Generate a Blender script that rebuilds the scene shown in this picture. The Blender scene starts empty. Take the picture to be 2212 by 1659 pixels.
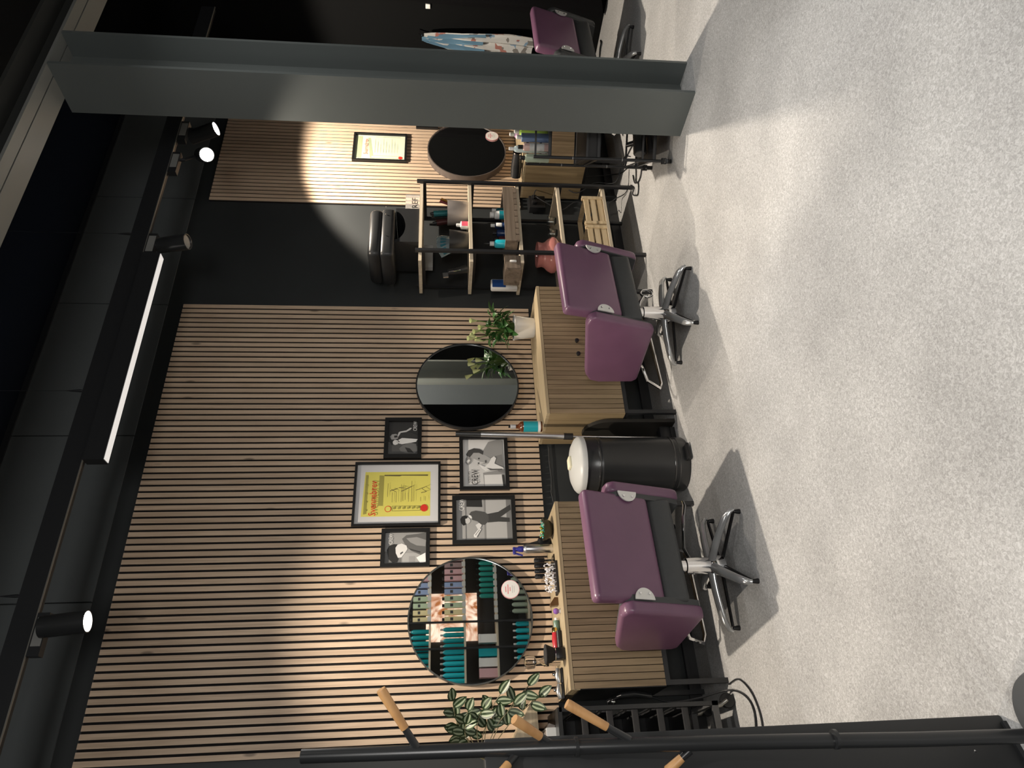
import bpy, bmesh, math, random
from mathutils import Vector, Matrix
R = math.radians
rnd = random.Random(7)
SC = bpy.context.scene
COL = SC.collection

# ---------------------------------------------------------------- camera, world, lights
def cam_setup():
    yaw, pitch, roll, D, H = R(31.49), R(5.74), R(0.18), 4.063, 1.424
    cy, sy, cp, sp = math.cos(yaw), math.sin(yaw), math.cos(pitch), math.sin(pitch)
    f = Vector((sy*cp, cy*cp, -sp)); r = Vector((cy, -sy, 0)); u = r.cross(f)
    c, s = math.cos(roll), math.sin(roll)
    r2 = c*r + s*u; u2 = -s*r + c*u
    cd = bpy.data.cameras.new('camera'); co = bpy.data.objects.new('camera', cd); COL.objects.link(co)
    cd.sensor_fit = 'HORIZONTAL'; cd.sensor_width = 36; cd.lens = 36*1530/2212; cd.clip_start = .05; cd.clip_end = 100
    x, y, z = -u2, r2, -f          # the phone was held upright, the picture lies on its side
    co.matrix_world = Matrix(((x.x, y.x, z.x, 0), (x.y, y.y, z.y, -D), (x.z, y.z, z.z, H), (0, 0, 0, 1)))
    SC.camera = co
cam_setup()
SC.view_settings.view_transform = 'Standard'; SC.view_settings.look = 'None'
SC.view_settings.gamma = 1; SC.view_settings.use_curve_mapping = False
SC.view_settings.exposure = 0.25
w = bpy.data.worlds.new('world'); SC.world = w; w.use_nodes = True
w.node_tree.nodes['Background'].inputs[0].default_value = (.55, .65, .8, 1)
w.node_tree.nodes['Background'].inputs[1].default_value = .004

def spot(loc, target, watts, deg, blend=.25, col=(1, .9, .78), size=.03, name='spot_lamp'):
    l = bpy.data.lights.new(name, 'SPOT'); l.energy = watts; l.spot_size = R(deg); l.spot_blend = blend
    l.color = col; l.shadow_soft_size = size
    o = bpy.data.objects.new(name, l); COL.objects.link(o); o.location = loc
    d = Vector(target)-Vector(loc); o.rotation_euler = d.to_track_quat('-Z', 'Y').to_euler()
    return o
def area(loc, target, watts, sx, sy, col=(1, .95, .88), name='area_lamp'):
    l = bpy.data.lights.new(name, 'AREA'); l.energy = watts; l.shape = 'RECTANGLE'; l.size = sx; l.size_y = sy; l.color = col
    o = bpy.data.objects.new(name, l); COL.objects.link(o); o.location = loc
    d = Vector(target)-Vector(loc); o.rotation_euler = d.to_track_quat('-Z', 'Y').to_euler()
    return o
WARM = (1, .87, .72); NEUT = (1, .975, .94)
# spots on the visible track over the cut stations (lens positions)
TRY, TRZ = -.75, 3.17
SPOTS = [  # lens centre, aim direction
    ((.80, -.80, 2.925), (.10, .0, -1)),
    ((3.01, -.76, 2.925), (.0, -.22, -1)),
    ((3.72, -.80, 2.925), (-.62, -.55, -.42)),
    ((4.02, -.76, 2.925), (.40, -.05, -1)),
]
def lampat(i, watts, deg, blend, col=WARM, size=.03):
    p, d = SPOTS[i]; p = Vector(p)+Vector(d).normalized()*.02
    spot(p, p+Vector(d), watts, deg, blend, col, size)
lampat(0, 235, 110, 1.0)
lampat(1, 55, 92, .35)
lampat(2, 90, 84, .5, NEUT)
lampat(3, 300, 123, .22)
# one spot further along this track; the rows behind are unseen, added to light the floor
spot((-.95, -.78, 2.93), (-.85, -.78, 0), 120, 104, .8, WARM)
for x_ in (-1.4, .5, 2.3, 4.1): spot((x_, -3.0, 3.0), (x_, -3.0, 0), 56, 71, .22, NEUT)
for x_ in (.2, 2.6): spot((x_, -5.0, 3.0), (x_, -4.9, 0), 14, 90, .5, NEUT)
area((2.3, -4.2, 3.0), (2.2, -5.2, .9), 22, 1.6, .1)  # unseen area light added over the mirrored product shelving
area((-.1, -6.2, 2.1), (1.5, 0, 1.9), 95, 2.2, .9, NEUT, 'wall_wash_fill')  # unseen area light added to brighten the slatted wall
area((.6, -2.5, 3.06), (.6, -2.5, 0), 10, 1.3, .06, NEUT, 'added_fill_strip')  # unseen strip and its twin below, added to lift the ambient light
area((3.2, -2.5, 3.06), (3.2, -2.5, 0), 10, 1.3, .06, NEUT, 'added_fill_strip')

# ---------------------------------------------------------------- materials
MATS = {}
def mat(name, col, rough=.5, metal=0, spec=.5, emit=None, estr=0, trans=0, noise=None, coat=0, bump=0, ior=1.45):
    if name in MATS: return MATS[name]
    m = bpy.data.materials.new(name); m.use_nodes = True; nt = m.node_tree; b = nt.nodes['Principled BSDF']
    c4 = (*col, 1)
    b.inputs['Base Color'].default_value = c4; b.inputs['Roughness'].default_value = rough
    b.inputs['Metallic'].default_value = metal; b.inputs['Specular IOR Level'].default_value = spec
    b.inputs['Transmission Weight'].default_value = trans; b.inputs['Coat Weight'].default_value = coat; b.inputs['IOR'].default_value = ior
    if emit: b.inputs['Emission Color'].default_value = (*emit, 1); b.inputs['Emission Strength'].default_value = estr
    if noise or bump:
        sc, amt = noise or (40, 0)
        tc = nt.nodes.new('ShaderNodeTexCoord'); n = nt.nodes.new('ShaderNodeTexNoise'); n.inputs['Scale'].default_value = sc
        n.inputs['Detail'].default_value = 4
        nt.links.new(tc.outputs['Object'], n.inputs['Vector'])
        mr = nt.nodes.new('ShaderNodeMapRange'); mr.inputs[1].default_value = .3; mr.inputs[2].default_value = .7
        mr.inputs[3].default_value = 1-amt; mr.inputs[4].default_value = 1+amt
        nt.links.new(n.outputs['Fac'], mr.inputs[0])
        mx = nt.nodes.new('ShaderNodeVectorMath'); mx.operation = 'SCALE'; mx.inputs[0].default_value = col
        nt.links.new(mr.outputs[0], mx.inputs['Scale']); nt.links.new(mx.outputs[0], b.inputs['Base Color'])
        if bump:
            bp = nt.nodes.new('ShaderNodeBump'); bp.inputs['Strength'].default_value = bump; bp.inputs['Distance'].default_value = .002
            nt.links.new(n.outputs['Fac'], bp.inputs['Height']); nt.links.new(bp.outputs[0], b.inputs['Normal'])
    MATS[name] = m; return m
def wood(name, c1, c2, axis='Z', rough=.55, scale=1.0, vary=.12, knots=True):
    if name in MATS: return MATS[name]
    m = bpy.data.materials.new(name); m.use_nodes = True; nt = m.node_tree; b = nt.nodes['Principled BSDF']; N = nt.nodes.new; L = nt.links.new
    tc = N('ShaderNodeTexCoord'); oi = N('ShaderNodeObjectInfo')
    off = N('ShaderNodeVectorMath'); off.operation = 'SCALE'; off.inputs[0].default_value = (13.7, 7.1, 29.3); L(oi.outputs['Random'], off.inputs['Scale'])
    ad = N('ShaderNodeVectorMath'); ad.operation = 'ADD'; L(tc.outputs['Object'], ad.inputs[0]); L(off.outputs[0], ad.inputs[1])
    mp = N('ShaderNodeMapping'); s = [38*scale]*3; s['XYZ'.index(axis)] = 1.7*scale; mp.inputs['Scale'].default_value = s
    L(ad.outputs[0], mp.inputs[0])
    n = N('ShaderNodeTexNoise'); n.inputs['Scale'].default_value = 1.4; n.inputs['Detail'].default_value = 5; n.inputs['Distortion'].default_value = .8
    L(mp.outputs[0], n.inputs['Vector'])
    cr = N('ShaderNodeValToRGB'); cr.color_ramp.elements[0].position = .33; cr.color_ramp.elements[0].color = (*c2, 1)
    cr.color_ramp.elements[1].position = .62; cr.color_ramp.elements[1].color = (*c1, 1)
    L(n.outputs['Fac'], cr.inputs[0])
    mr = N('ShaderNodeMapRange'); mr.inputs[3].default_value = 1-vary; mr.inputs[4].default_value = 1+vary; L(oi.outputs['Random'], mr.inputs[0])
    sc = N('ShaderNodeVectorMath'); sc.operation = 'SCALE'; L(cr.outputs[0], sc.inputs[0]); L(mr.outputs[0], sc.inputs['Scale'])
    last = sc.outputs[0]
    if knots:
        mk = N('ShaderNodeMapping'); s2 = [16]*3; s2['XYZ'.index(axis)] = 5; mk.inputs['Scale'].default_value = s2; L(ad.outputs[0], mk.inputs[0])
        vo = N('ShaderNodeTexVoronoi'); vo.inputs['Scale'].default_value = .55; L(mk.outputs[0], vo.inputs['Vector'])
        k = N('ShaderNodeMapRange'); k.inputs[1].default_value = .05; k.inputs[2].default_value = .11; k.inputs[3].default_value = .45; k.inputs[4].default_value = 1
        L(vo.outputs['Distance'], k.inputs[0])
        s3 = N('ShaderNodeVectorMath'); s3.operation = 'SCALE'; L(last, s3.inputs[0]); L(k.outputs[0], s3.inputs['Scale']); last = s3.outputs[0]
    L(last, b.inputs['Base Color']); b.inputs['Roughness'].default_value = rough
    bp = N('ShaderNodeBump'); bp.inputs['Strength'].default_value = .15; bp.inputs['Distance'].default_value = .001
    L(n.outputs['Fac'], bp.inputs['Height']); L(bp.outputs[0], b.inputs['Normal'])
    MATS[name] = m; return m
def floor_mat():
    m = bpy.data.materials.new('mottled_vinyl'); m.use_nodes = True; nt = m.node_tree; b = nt.nodes['Principled BSDF']; N = nt.nodes.new; L = nt.links.new
    tc = N('ShaderNodeTexCoord')
    def noise(scale, det, dist=0):
        n = N('ShaderNodeTexNoise'); n.inputs['Scale'].default_value = scale; n.inputs['Detail'].default_value = det; n.inputs['Distortion'].default_value = dist
        L(tc.outputs['Object'], n.inputs['Vector']); return n
    a = noise(105, 4, 1.3); c = noise(3.0, 3); d = noise(.8, 2)
    cr = N('ShaderNodeValToRGB'); e = cr.color_ramp.elements
    e[0].position = .34; e[0].color = (.305, .303, .299, 1); e[1].position = .66; e[1].color = (.505, .507, .505, 1)
    mm = e = cr.color_ramp.elements.new(.5); mm.color = (.393, .392, .386, 1)
    L(a.outputs['Fac'], cr.inputs[0])
    r1 = N('ShaderNodeMapRange'); r1.inputs[1].default_value = .3; r1.inputs[2].default_value = .7; r1.inputs[3].default_value = .88; r1.inputs[4].default_value = 1.1; L(c.outputs['Fac'], r1.inputs[0])
    r2 = N('ShaderNodeMapRange'); r2.inputs[1].default_value = .3; r2.inputs[2].default_value = .7; r2.inputs[3].default_value = .93; r2.inputs[4].default_value = 1.07; L(d.outputs['Fac'], r2.inputs[0])
    mu = N('ShaderNodeMath'); mu.operation = 'MULTIPLY'; L(r1.outputs[0], mu.inputs[0]); L(r2.outputs[0], mu.inputs[1])
    s = N('ShaderNodeVectorMath'); s.operation = 'SCALE'; L(cr.outputs[0], s.inputs[0]); L(mu.outputs[0], s.inputs['Scale'])
    L(s.outputs[0], b.inputs['Base Color']); b.inputs['Roughness'].default_value = .48; b.inputs['Specular IOR Level'].default_value = .35
    bp = N('ShaderNodeBump'); bp.inputs['Strength'].default_value = .12; bp.inputs['Distance'].default_value = .001; L(a.outputs['Fac'], bp.inputs['Height']); L(bp.outputs[0], b.inputs['Normal'])
    return m
SLAT = wood('oak_slat', (.61, .465, .335), (.475, .35, .245), 'Z', .5, 1.0, .09)
CABW = wood('oak_brown', (.255, .188, .112), (.175, .126, .072), 'Z', .55, .9, .1, False)
CABX = wood('oak_brown_long', (.40, .32, .20), (.29, .225, .135), 'X', .5, .9, .03, False)
CABY = wood('oak_brown_side', (.30, .225, .125), (.215, .155, .082), 'Z', .55, .6, .03, False)
PINE = wood('pine', (.66, .53, .34), (.50, .37, .21), 'X', .55, .7, .08)
PALE = wood('pale_board', (.60, .52, .40), (.47, .40, .29), 'X', .5, .5, .04, False)
GREYW = wood('grey_oak', (.21, .165, .125), (.13, .10, .075), 'X', .6, .6, .03, False)
PEGW = wood('beech', (.62, .34, .14), (.50, .26, .10), 'X', .42, .5, .05, False)
FELT = mat('black_felt', (.008, .007, .007), .95)
BLKWALL = mat('black_paint', (.026, .029, .030), .55, noise=(3, .08))
GRYWALL = mat('dark_grey_panel', (.085, .094, .097), .6, noise=(2, .06))
STEEL = mat('grey_steel_paint', (.115, .130, .128), .42, noise=(1.5, .05))
BEAMM = mat('beam_paint', (.20, .205, .195), .5, noise=(2, .05))
BLACK = mat('black_plastic', (.012, .012, .013), .35)
BLKMET = mat('black_metal', (.018, .019, .021), .38, spec=.6)
BLKSAT = mat('black_satin', (.022, .023, .024), .28, spec=.6)
PADV = mat('pad_vinyl', (.018, .019, .020), .38, noise=(30, .05))
DARKV = mat('charcoal_vinyl', (.045, .048, .050), .45, noise=(60, .05))
PURP = mat('purple_vinyl', (.145, .068, .120), .34, spec=.65, noise=(9, .05), bump=.08)
CHROME = mat('chrome', (.78, .78, .79), .09, 1)
ALU = mat('brushed_aluminium', (.72, .72, .73), .32, 1)
POL = mat('polished_alloy', (.60, .61, .61), .2, .6)
BRKT = mat('bracket_grey', (.66, .66, .64), .35, .35)
MIRROR = mat('mirror_glass', (.86, .88, .87), .01, 1)
WHITE = mat('white_plastic', (.74, .74, .72), .4)
GREYP = mat('grey_plastic', (.50, .51, .50), .38)
CREAM = mat('cream_sponge', (.72, .68, .50), .8)
GLASS = mat('clear_glass', (.95, .97, .97), .03, trans=1)
PINKG = mat('pink_glass', (.62, .25, .22), .08, trans=.35, spec=.7)
AMBER = mat('amber_glass', (.10, .028, .008), .06, spec=.8, coat=.5)
TEAL = mat('teal_label', (.015, .30, .36), .35)
TURQ = mat('turquoise_plastic', (.02, .42, .52), .3)
NAVY = mat('navy_plastic', (.012, .03, .10), .3)
LENS = mat('lit_lens', (1, 1, 1), .3, emit=(1, .97, .9), estr=40)
LEDM = mat('led_diffuser', (.6, .6, .6), .5, emit=(1, .95, .9), estr=.53)
LEAF = mat('green_leaf', (.040, .115, .028), .32, noise=(14, .35), spec=.6)
BLOOM = mat('pale_bloom', (.58, .62, .30), .4)
SOIL = mat('soil', (.03, .02, .012), .9)
VGREEN = mat('leaf_dark', (.020, .040, .014), .4); VPALE = mat('leaf_pale_stripe', (.26, .31, .21), .4)

# ---------------------------------------------------------------- mesh builder
class MB:
    def __init__(s): s.v = []; s.f = []; s.m = []; s.sm = []
    def add(s, vs, fs, mi=0, smooth=True):
        b = len(s.v); s.v += [tuple(x) for x in vs]
        for f in fs: s.f.append([b+i for i in f]); s.m.append(mi); s.sm.append(smooth)
        return s
    def box(s, x0, x1, y0, y1, z0, z1, mi=0, M=None):
        vs = [Vector((x, y, z)) for x in (x0, x1) for y in (y0, y1) for z in (z0, z1)]
        if M: vs = [M @ v for v in vs]
        return s.add(vs, [(0, 1, 3, 2), (4, 6, 7, 5), (0, 4, 5, 1), (2, 3, 7, 6), (0, 2, 6, 4), (1, 5, 7, 3)], mi, False)
    def rbox(s, x0, x1, y0, y1, z0, z1, r=.01, seg=2, mi=0, M=None):
        bm = bmesh.new(); bmesh.ops.create_cube(bm, size=1)
        for v in bm.verts: v.co = Vector(((x0+x1)/2+v.co.x*(x1-x0), (y0+y1)/2+v.co.y*(y1-y0), (z0+z1)/2+v.co.z*(z1-z0)))
        bmesh.ops.bevel(bm, geom=bm.edges[:]+bm.verts[:], offset=r, segments=seg, profile=.5, affect='EDGES')
        return s.frombm(bm, mi, M)
    def frombm(s, bm, mi=0, M=None):
        bm.verts.index_update()
        vs = [(M @ v.co) if M else v.co.copy() for v in bm.verts]; fs = [[v.index for v in f.verts] for f in bm.faces]
        bm.free(); return s.add(vs, fs, mi, True)
    def lathe(s, prof, n=20, c=(0, 0, 0), mi=0, M=None, cap=True):
        vs = []; fs = []
        for (r, z) in prof:
            for k in range(n):
                a = 2*math.pi*k/n; v = Vector((c[0]+r*math.cos(a), c[1]+r*math.sin(a), c[2]+z)); vs.append(M @ v if M else v)
        for i in range(len(prof)-1):
            for k in range(n): fs.append((i*n+k, i*n+(k+1) % n, (i+1)*n+(k+1) % n, (i+1)*n+k))
        if cap: fs.append(tuple(range(n-1, -1, -1))); fs.append(tuple((len(prof)-1)*n+k for k in range(n)))
        return s.add(vs, fs, mi, True)
    def tube(s, pts, r, n=8, mi=0, flat=1.0, up=None):
        P = [Vector(p) for p in pts]; rs = r if isinstance(r, (list, tuple)) else [r]*len(P); vs = []; fs = []
        ref = Vector(up) if up else None
        for i, p in enumerate(P):
            t = (P[min(i+1, len(P)-1)]-P[max(i-1, 0)]).normalized()
            if ref is None:
                ref0 = Vector((0, 0, 1)) if abs(t.z) < .9 else Vector((1, 0, 0))
            else: ref0 = ref
            a = t.cross(ref0).normalized(); b = a.cross(t).normalized()
            if up is None: ref = b
            for k in range(n):
                an = 2*math.pi*k/n; vs.append(p+a*math.cos(an)*rs[i]+b*math.sin(an)*rs[i]*flat)
        for i in range(len(P)-1):
            for k in range(n): fs.append((i*n+k, i*n+(k+1) % n, (i+1)*n+(k+1) % n, (i+1)*n+k))
        fs.append(tuple(range(n-1, -1, -1))); fs.append(tuple((len(P)-1)*n+k for k in range(n)))
        return s.add(vs, fs, mi, True)
    def prism(s, poly, y0, y1, mi=0, axis='Y', M=None):
        n = len(poly); vs = []
        for y in (y0, y1):
            for (a, b) in poly:
                v = Vector({'Y': (a, y, b), 'X': (y, a, b), 'Z': (a, b, y)}[axis]); vs.append(M @ v if M else v)
        fs = [tuple(range(n)), tuple(range(2*n-1, n-1, -1))]+[(i, i+n, (i+1) % n+n, (i+1) % n) for i in range(n)]
        return s.add(vs, fs, mi, False)
    def sphere(s, c, r, n=12, mi=0, sc=(1, 1, 1)):
        prof = [(max(1e-4, math.sin(math.pi*i/(n//2))), -math.cos(math.pi*i/(n//2))) for i in range(n//2+1)]
        M = Matrix.Translation(Vector(c)) @ Matrix.Diagonal((r*sc[0], r*sc[1], r*sc[2], 1))
        return s.lathe(prof, n, (0, 0, 0), mi, M)
    def mesh(s, name, mats):
        me = bpy.data.meshes.new(name); me.from_pydata(s.v, [], s.f)
        for m in (mats if isinstance(mats, (list, tuple)) else [mats]): me.materials.append(m)
        me.polygons.foreach_set('material_index', s.m); me.polygons.foreach_set('use_smooth', s.sm)
        bm = bmesh.new(); bm.from_mesh(me); bmesh.ops.recalc_face_normals(bm, faces=bm.faces); bm.to_mesh(me); bm.free()
        me.set_sharp_from_angle(angle=R(38)); me.update()
        return me
def obj(name, mb, mats, parent=None, loc=None, rot=None):
    me = mb.mesh(name, mats) if isinstance(mb, MB) else mb
    o = bpy.data.objects.new(name, me); COL.objects.link(o)
    if parent: o.parent = parent
    if loc is not None: o.location = loc
    if rot is not None: o.rotation_euler = rot
    return o
def tag(o, label, cat, group=None):
    o['label'] = label; o['category'] = cat
    if group: o['group'] = group
    return o
def thing(name, label, cat, loc=(0, 0, 0), rz=0, group=None):
    o = bpy.data.objects.new(name, None); COL.objects.link(o); o.location = loc; o.rotation_euler = (0, 0, rz); o.empty_display_size = .1
    return tag(o, label, cat, group)
def struct(name, mb, mats, **k):
    o = obj(name, mb, mats, **k)
    if not k.get('parent'): o['kind'] = 'structure'
    return o
def text(name, s, size, m, parent, loc, rot=(R(90), 0, 0), ext=.0002, align='CENTER', sx=1):
    cu = bpy.data.curves.new(name, 'FONT'); cu.body = s; cu.size = size; cu.extrude = ext; cu.align_x = align; cu.align_y = 'CENTER'; cu.resolution_u = 2
    cu.materials.append(m)
    tmp = bpy.data.objects.new(name, cu); me = bpy.data.meshes.new_from_object(tmp); bpy.data.objects.remove(tmp)
    o = bpy.data.objects.new(name, me); COL.objects.link(o); o.parent = parent; o.location = loc; o.rotation_euler = rot; o.scale = (sx, 1, 1)
    return o
def dup(root, loc, rz=None, label=None, group=None):
    def cp(o, par):
        c = o.copy(); COL.objects.link(c); c.parent = par
        for ch in list(o.children): cp(ch, c)
        return c
    r = cp(root, None); r.location = loc
    if rz is not None: r.rotation_euler = (0, 0, rz)
    if label: r['label'] = label
    if group: r['group'] = group
    return r

# ---------------------------------------------------------------- the setting
FL = floor_mat()
struct('floor', MB().box(-2.5, 6.05, -7.6, .12, -.1, 0), FL)
wb = struct('wall_back', MB().box(-2.5, 6.05, .022, .12, 0, 3.31).box(-2.5, 6.05, .03, .12, 3.31, 4.7), BLKWALL)
xs = [-1.9, -.9, .1, 1.1, 2.115, 3.131, 4.15, 5.17, 6.04]
for a, b in zip(xs[:-1], xs[1:]):
    obj('panel', MB().box(a+.004, b-.004, .012, .03, 3.306, 4.015), GRYWALL, wb)
wn = struct('window_1', MB().box(-2.5, 6.05, .0, .03, 4.015, 4.05), BLKMET)
obj('pane', MB().box(-2.5, 6.05, .018, .024, 4.05, 4.68), mat('dark_glass', (.01, .013, .02), .06, spec=.8), wn)
struct('wall_right', MB().box(6.0, 6.1, -7.6, .12, 0, 4.7), mat('black_wall_far', (.0045, .0048, .005), .9, spec=.08))
struct('wall_left', MB().box(-2.6, -2.5, -7.6, .12, 0, 4.7), BLKWALL)
struct('wall_front', MB().box(-2.6, 6.1, -7.7, -7.6, 0, 4.7), BLKWALL)
struct('ceiling', MB().box(-2.6, 6.1, -7.7, .12, 4.7, 4.8), mat('ceiling_black', (.008, .0085, .009), .8))
struct('baseboard_back', MB().box(-2.5, 6.0, .008, .022, 0, .07), mat('dark_skirting', (.03, .03, .031), .5))

# slat cladding: felt board with single slats
slat_me = MB().box(0, .027, 0, .0065, .795, 3.195).box(0, .027, .0065, .012, .795, 3.195, 1).mesh('slat', [SLAT, mat('mdf_core', (.022, .016, .012), .8)])
def cladding(x0, n, label):
    t = thing('slat_panel', label, 'wall panel', (x0, 0, 0))
    obj('felt_backing', MB().box(-.002, n*.04-.011, .012, .021, .795, 3.195), FELT, t)
    for i in range(n): obj('slat', slat_me, None, t, (i*.04, 0, 0))
    return t
cladding(3.128-.027-70*.04, 71, 'long oak slat cladding behind the two purple chairs and round mirrors')
cladding(4.14, 30, 'short oak slat cladding beyond the shelf rack, partly behind the steel column')

# steel column and beam
cm = MB()
cm.box(3.425, 3.443, -1.622, -1.322, 0, 3.45).box(3.693, 3.711, -1.622, -1.322, 0, 3.45).box(3.443, 3.693, -1.480, -1.465, .0, 3.45)
struct('steel_column', cm, STEEL)
bmb = MB()
bmb.box(-2.5, 6.0, -1.620, -1.550, 3.45, 3.466).box(-2.5, 6.0, -1.542, -1.412, 3.45, 3.466)
bo = struct('ceiling_beam', bmb, BEAMM)
obj('top_plate', MB().box(-2.5, 6.0, -1.556, -1.536, 3.466, 3.56).box(-2.5, 6.0, -1.68, -1.34, 3.56, 3.58), mat('plate_dark', (.035, .036, .034), .6), bo)

# ---------------------------------------------------------------- track lighting
t = thing('lighting_track', 'black suspended lighting track running along the slatted wall under the ceiling', 'lighting track', (0, TRY, 0))
obj('rail', MB().box(-.6, 5.4, -.018, .018, TRZ-.012, TRZ+.085), BLKMET, t)
obj('edge_strip', MB().box(-.6, 5.4, -.020, -.012, TRZ-.017, TRZ-.012), mat('track_edge', (.30, .29, .26), .35, .6), t)
for x in (.93, 1.98, 3.07, 4.6):
    wv = obj('suspension_wire', MB().tube([(x, 0, TRZ+.08), (x, 0, 4.7)], .0012, 5), BLKMET, t)
    obj('ferrule', MB().lathe([(.004, 0), (.008, .02), (.005, .06), (.0015, .09)], 8, (x, 0, TRZ+.085)), BLKMET, wv)
def lamp(i, label):
    p, d = SPOTS[i]; d = Vector((.18, -.32, -1) if i == 3 else d).normalized(); p = Vector(p)
    q = p-d*.19
    t = thing('track_spotlight', label, 'spotlight', (p.x, TRY, TRZ-.017))
    inv = Vector((p.x, TRY, TRZ-.017))
    Mx = Matrix.Translation(p-inv) @ d.to_track_quat('Z', 'Y').to_matrix().to_4x4()
    obj('lamp_body', MB().lathe([(.03, -.19), (.046, -.185), (.048, -.02), (.048, .0), (.043, .0), (.042, -.012)], 24, M=Mx, cap=True), BLKSAT, t)
    lit = i != 1
    l = obj('lens', MB().lathe([(.0005, -.008), (.041, -.008), (.041, -.006), (.0005, -.006)], 24, M=Mx), LENS if lit else mat('unlit_reflector', (.5, .5, .5), .2, .9), t)
    obj('adapter', MB().box(-.13, .05, -.02, .02, -.05, 0), BLKMET, t)
    obj('adapter_label', MB().box(-.09, .03, -.0215, -.02, -.046, -.006), mat('grey_label', (.22, .22, .21), .5), t)
    e = q-inv
    obj('swivel_arm', MB().tube([(0, 0, -.04), (0, 0, -.075), (e.x*.6, e.y*.6, e.z*.6-.03), (e.x, e.y, e.z)], .011, 8), BLKMET, t)
    return t
lamp(0, 'lit black spotlight on the track above the plant end of the slatted wall')
lamp(1, 'unlit black cylinder spotlight beside the far end of the linear lamp')
lamp(2, 'glowing round spotlight turned to the room, left of its twin by the column')
lamp(3, 'lit spotlight seen edge-on, closest to the grey steel column')
t = thing('linear_pendant', 'long black linear lamp with glowing white underside on the track', 'lamp', (2.24, TRY, 3.055))
obj('housing', MB().box(-.665, .665, -.03, .03, 0, .098), BLKMET, t)
obj('diffuser', MB().box(-.66, .66, -.024, .024, -.003, 0), LEDM, t)

# ---------------------------------------------------------------- round mirrors
def mirror(cx, cz, r, depth, rim, label, rm=BLKSAT, tilt=0):
    t = thing('round_mirror', label, 'mirror', (cx, 0, cz)); t.rotation_euler = (tilt, 0, 0)
    M = Matrix.Rotation(R(90), 4, 'X')
    n = 72
    obj('frame', MB().lathe([(r-.03, .001), (r, .001), (r, depth), (r-rim, depth), (r-rim, depth-.006)], n, M=M, cap=False).lathe([(.001, .0), (r-.004, .0), (r-.004, .012), (.001, .012)], n, M=M), rm, t)
    obj('glass', MB().lathe([(.0005, depth-.010), (r-rim+.002, depth-.010), (r-rim+.002, depth-.006), (.0005, depth-.006)], n, M=M), MIRROR, t)
    return t
RIMG = mat('gunmetal_rim', (.10, .105, .10), .3, .6)
m1 = mirror(.945, 1.255, .348, .030, .007, 'large round mirror reflecting product shelves, above the cabinet with brushes', RIMG)
m2 = mirror(2.457, 1.247, .342, .030, .009, 'round black framed mirror beside the green plant in a white pot')
m2.rotation_euler = (0, 0, R(2.85)); m2.location.y = -.017
m3 = mirror(4.73, 1.215, .325, .065, .008, 'round mirror with deep dark rim on the far slat cladding', mat('bronze_rim', (.12, .10, .09), .4, .3))
# round stickers on the glass
PINKR = mat('pink_print', (.72, .28, .30), .5); PINKL = mat('pink_edge', (.80, .45, .47), .5); STW = mat('sticker_white', (.80, .80, .78), .5); GRYT = mat('grey_print', (.45, .45, .45), .5)
def sticker(x, z, r, y, label):
    t = thing('round_sticker', label, 'sticker', (x, y, z)); M = Matrix.Rotation(R(90), 4, 'X')
    obj('edge_ring', MB().lathe([(.0005, 0), (r, 0), (r, .0006), (.0005, .0006)], 40, M=M), PINKL, t)
    obj('disc', MB().lathe([(.0005, .0006), (r*.94, .0006), (r*.94, .0010), (.0005, .0010)], 40, M=M), STW, t)
    for zz, hw, hh, mm in ((.52, .30, .05, PINKR), (.27, .52, .055, PINKR), (.04, .22, .045, PINKR), (-.20, .42, .02, GRYT), (-.40, .34, .02, GRYT)):
        obj('print_line', MB().box(-hw*r, hw*r, -.0014, -.001, (zz-hh)*r, (zz+hh)*r), mm, t)
sticker(1.10, 1.026, .052, -.031, 'white round sticker with pink lettering on the nearest big mirror')
sticker(4.905, 1.00, .055, -.066, 'white round sticker with pink lettering on the far deep-rimmed mirror')

# ---------------------------------------------------------------- framed pictures
PRM = {}
def g(v):
    if v not in PRM: PRM[v] = mat('print_%03d' % int(v*1000), (v, v, v*.98), .6)
    return PRM[v]
FRAMEB = mat('black_frame', (.010, .010, .010), .4)
def picture(x0, x1, z0, z1, fw, label, prot=.022):
    t = thing('framed_picture', label, 'picture', ((x0+x1)/2, 0, (z0+z1)/2), group=None)
    w, h = (x1-x0)/2, (z1-z0)/2
    f = MB()
    f.box(-w, w, -prot, 0, h-fw, h).box(-w, w, -prot, 0, -h, -h+fw).box(-w, -w+fw, -prot, 0, -h+fw, h-fw).box(w-fw, w, -prot, 0, -h+fw, h-fw)
    f.box(-w+fw, w-fw, -.004, 0, -h+fw, h-fw)
    obj('frame', f, FRAMEB, t)
    return t, w-fw, h-fw
def art(t, w, h, layers, name='print', zr=None):
    """layers: (material, [(u,v)..]) u 0..1 left to right, v 0..1 bottom to top; flat print"""
    mb = MB(); ms = []
    for i, (m, poly) in enumerate(layers):
        if m not in ms: ms.append(m)
        y = -.0045-.00035*i
        vs = [((u*2-1)*w, y, (v*2-1)*h) for u, v in poly]
        mb.add(vs, [tuple(range(len(vs)))], ms.index(m), False)
    me = bpy.data.meshes.new(name); me.from_pydata(mb.v, [], mb.f)
    for m in ms: me.materials.append(m)
    me.polygons.foreach_set('material_index', mb.m)
    return obj(name, me, None, t)
FULL = [(0, 0), (1, 0), (1, 1), (0, 1)]
def zp(rect, pts):      # points measured on the picture itself -> u, v
    xl, xr, yt, yb = rect
    return [((yb-y)/(yb-yt), (xr-x)/(xr-xl)) for x, y in pts]
def ell(cu, cv, ru, rv, n=20, a0=0): return [(cu+ru*math.cos(2*math.pi*k/n+a0), cv+rv*math.sin(2*math.pi*k/n+a0)) for k in range(n)]
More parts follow.
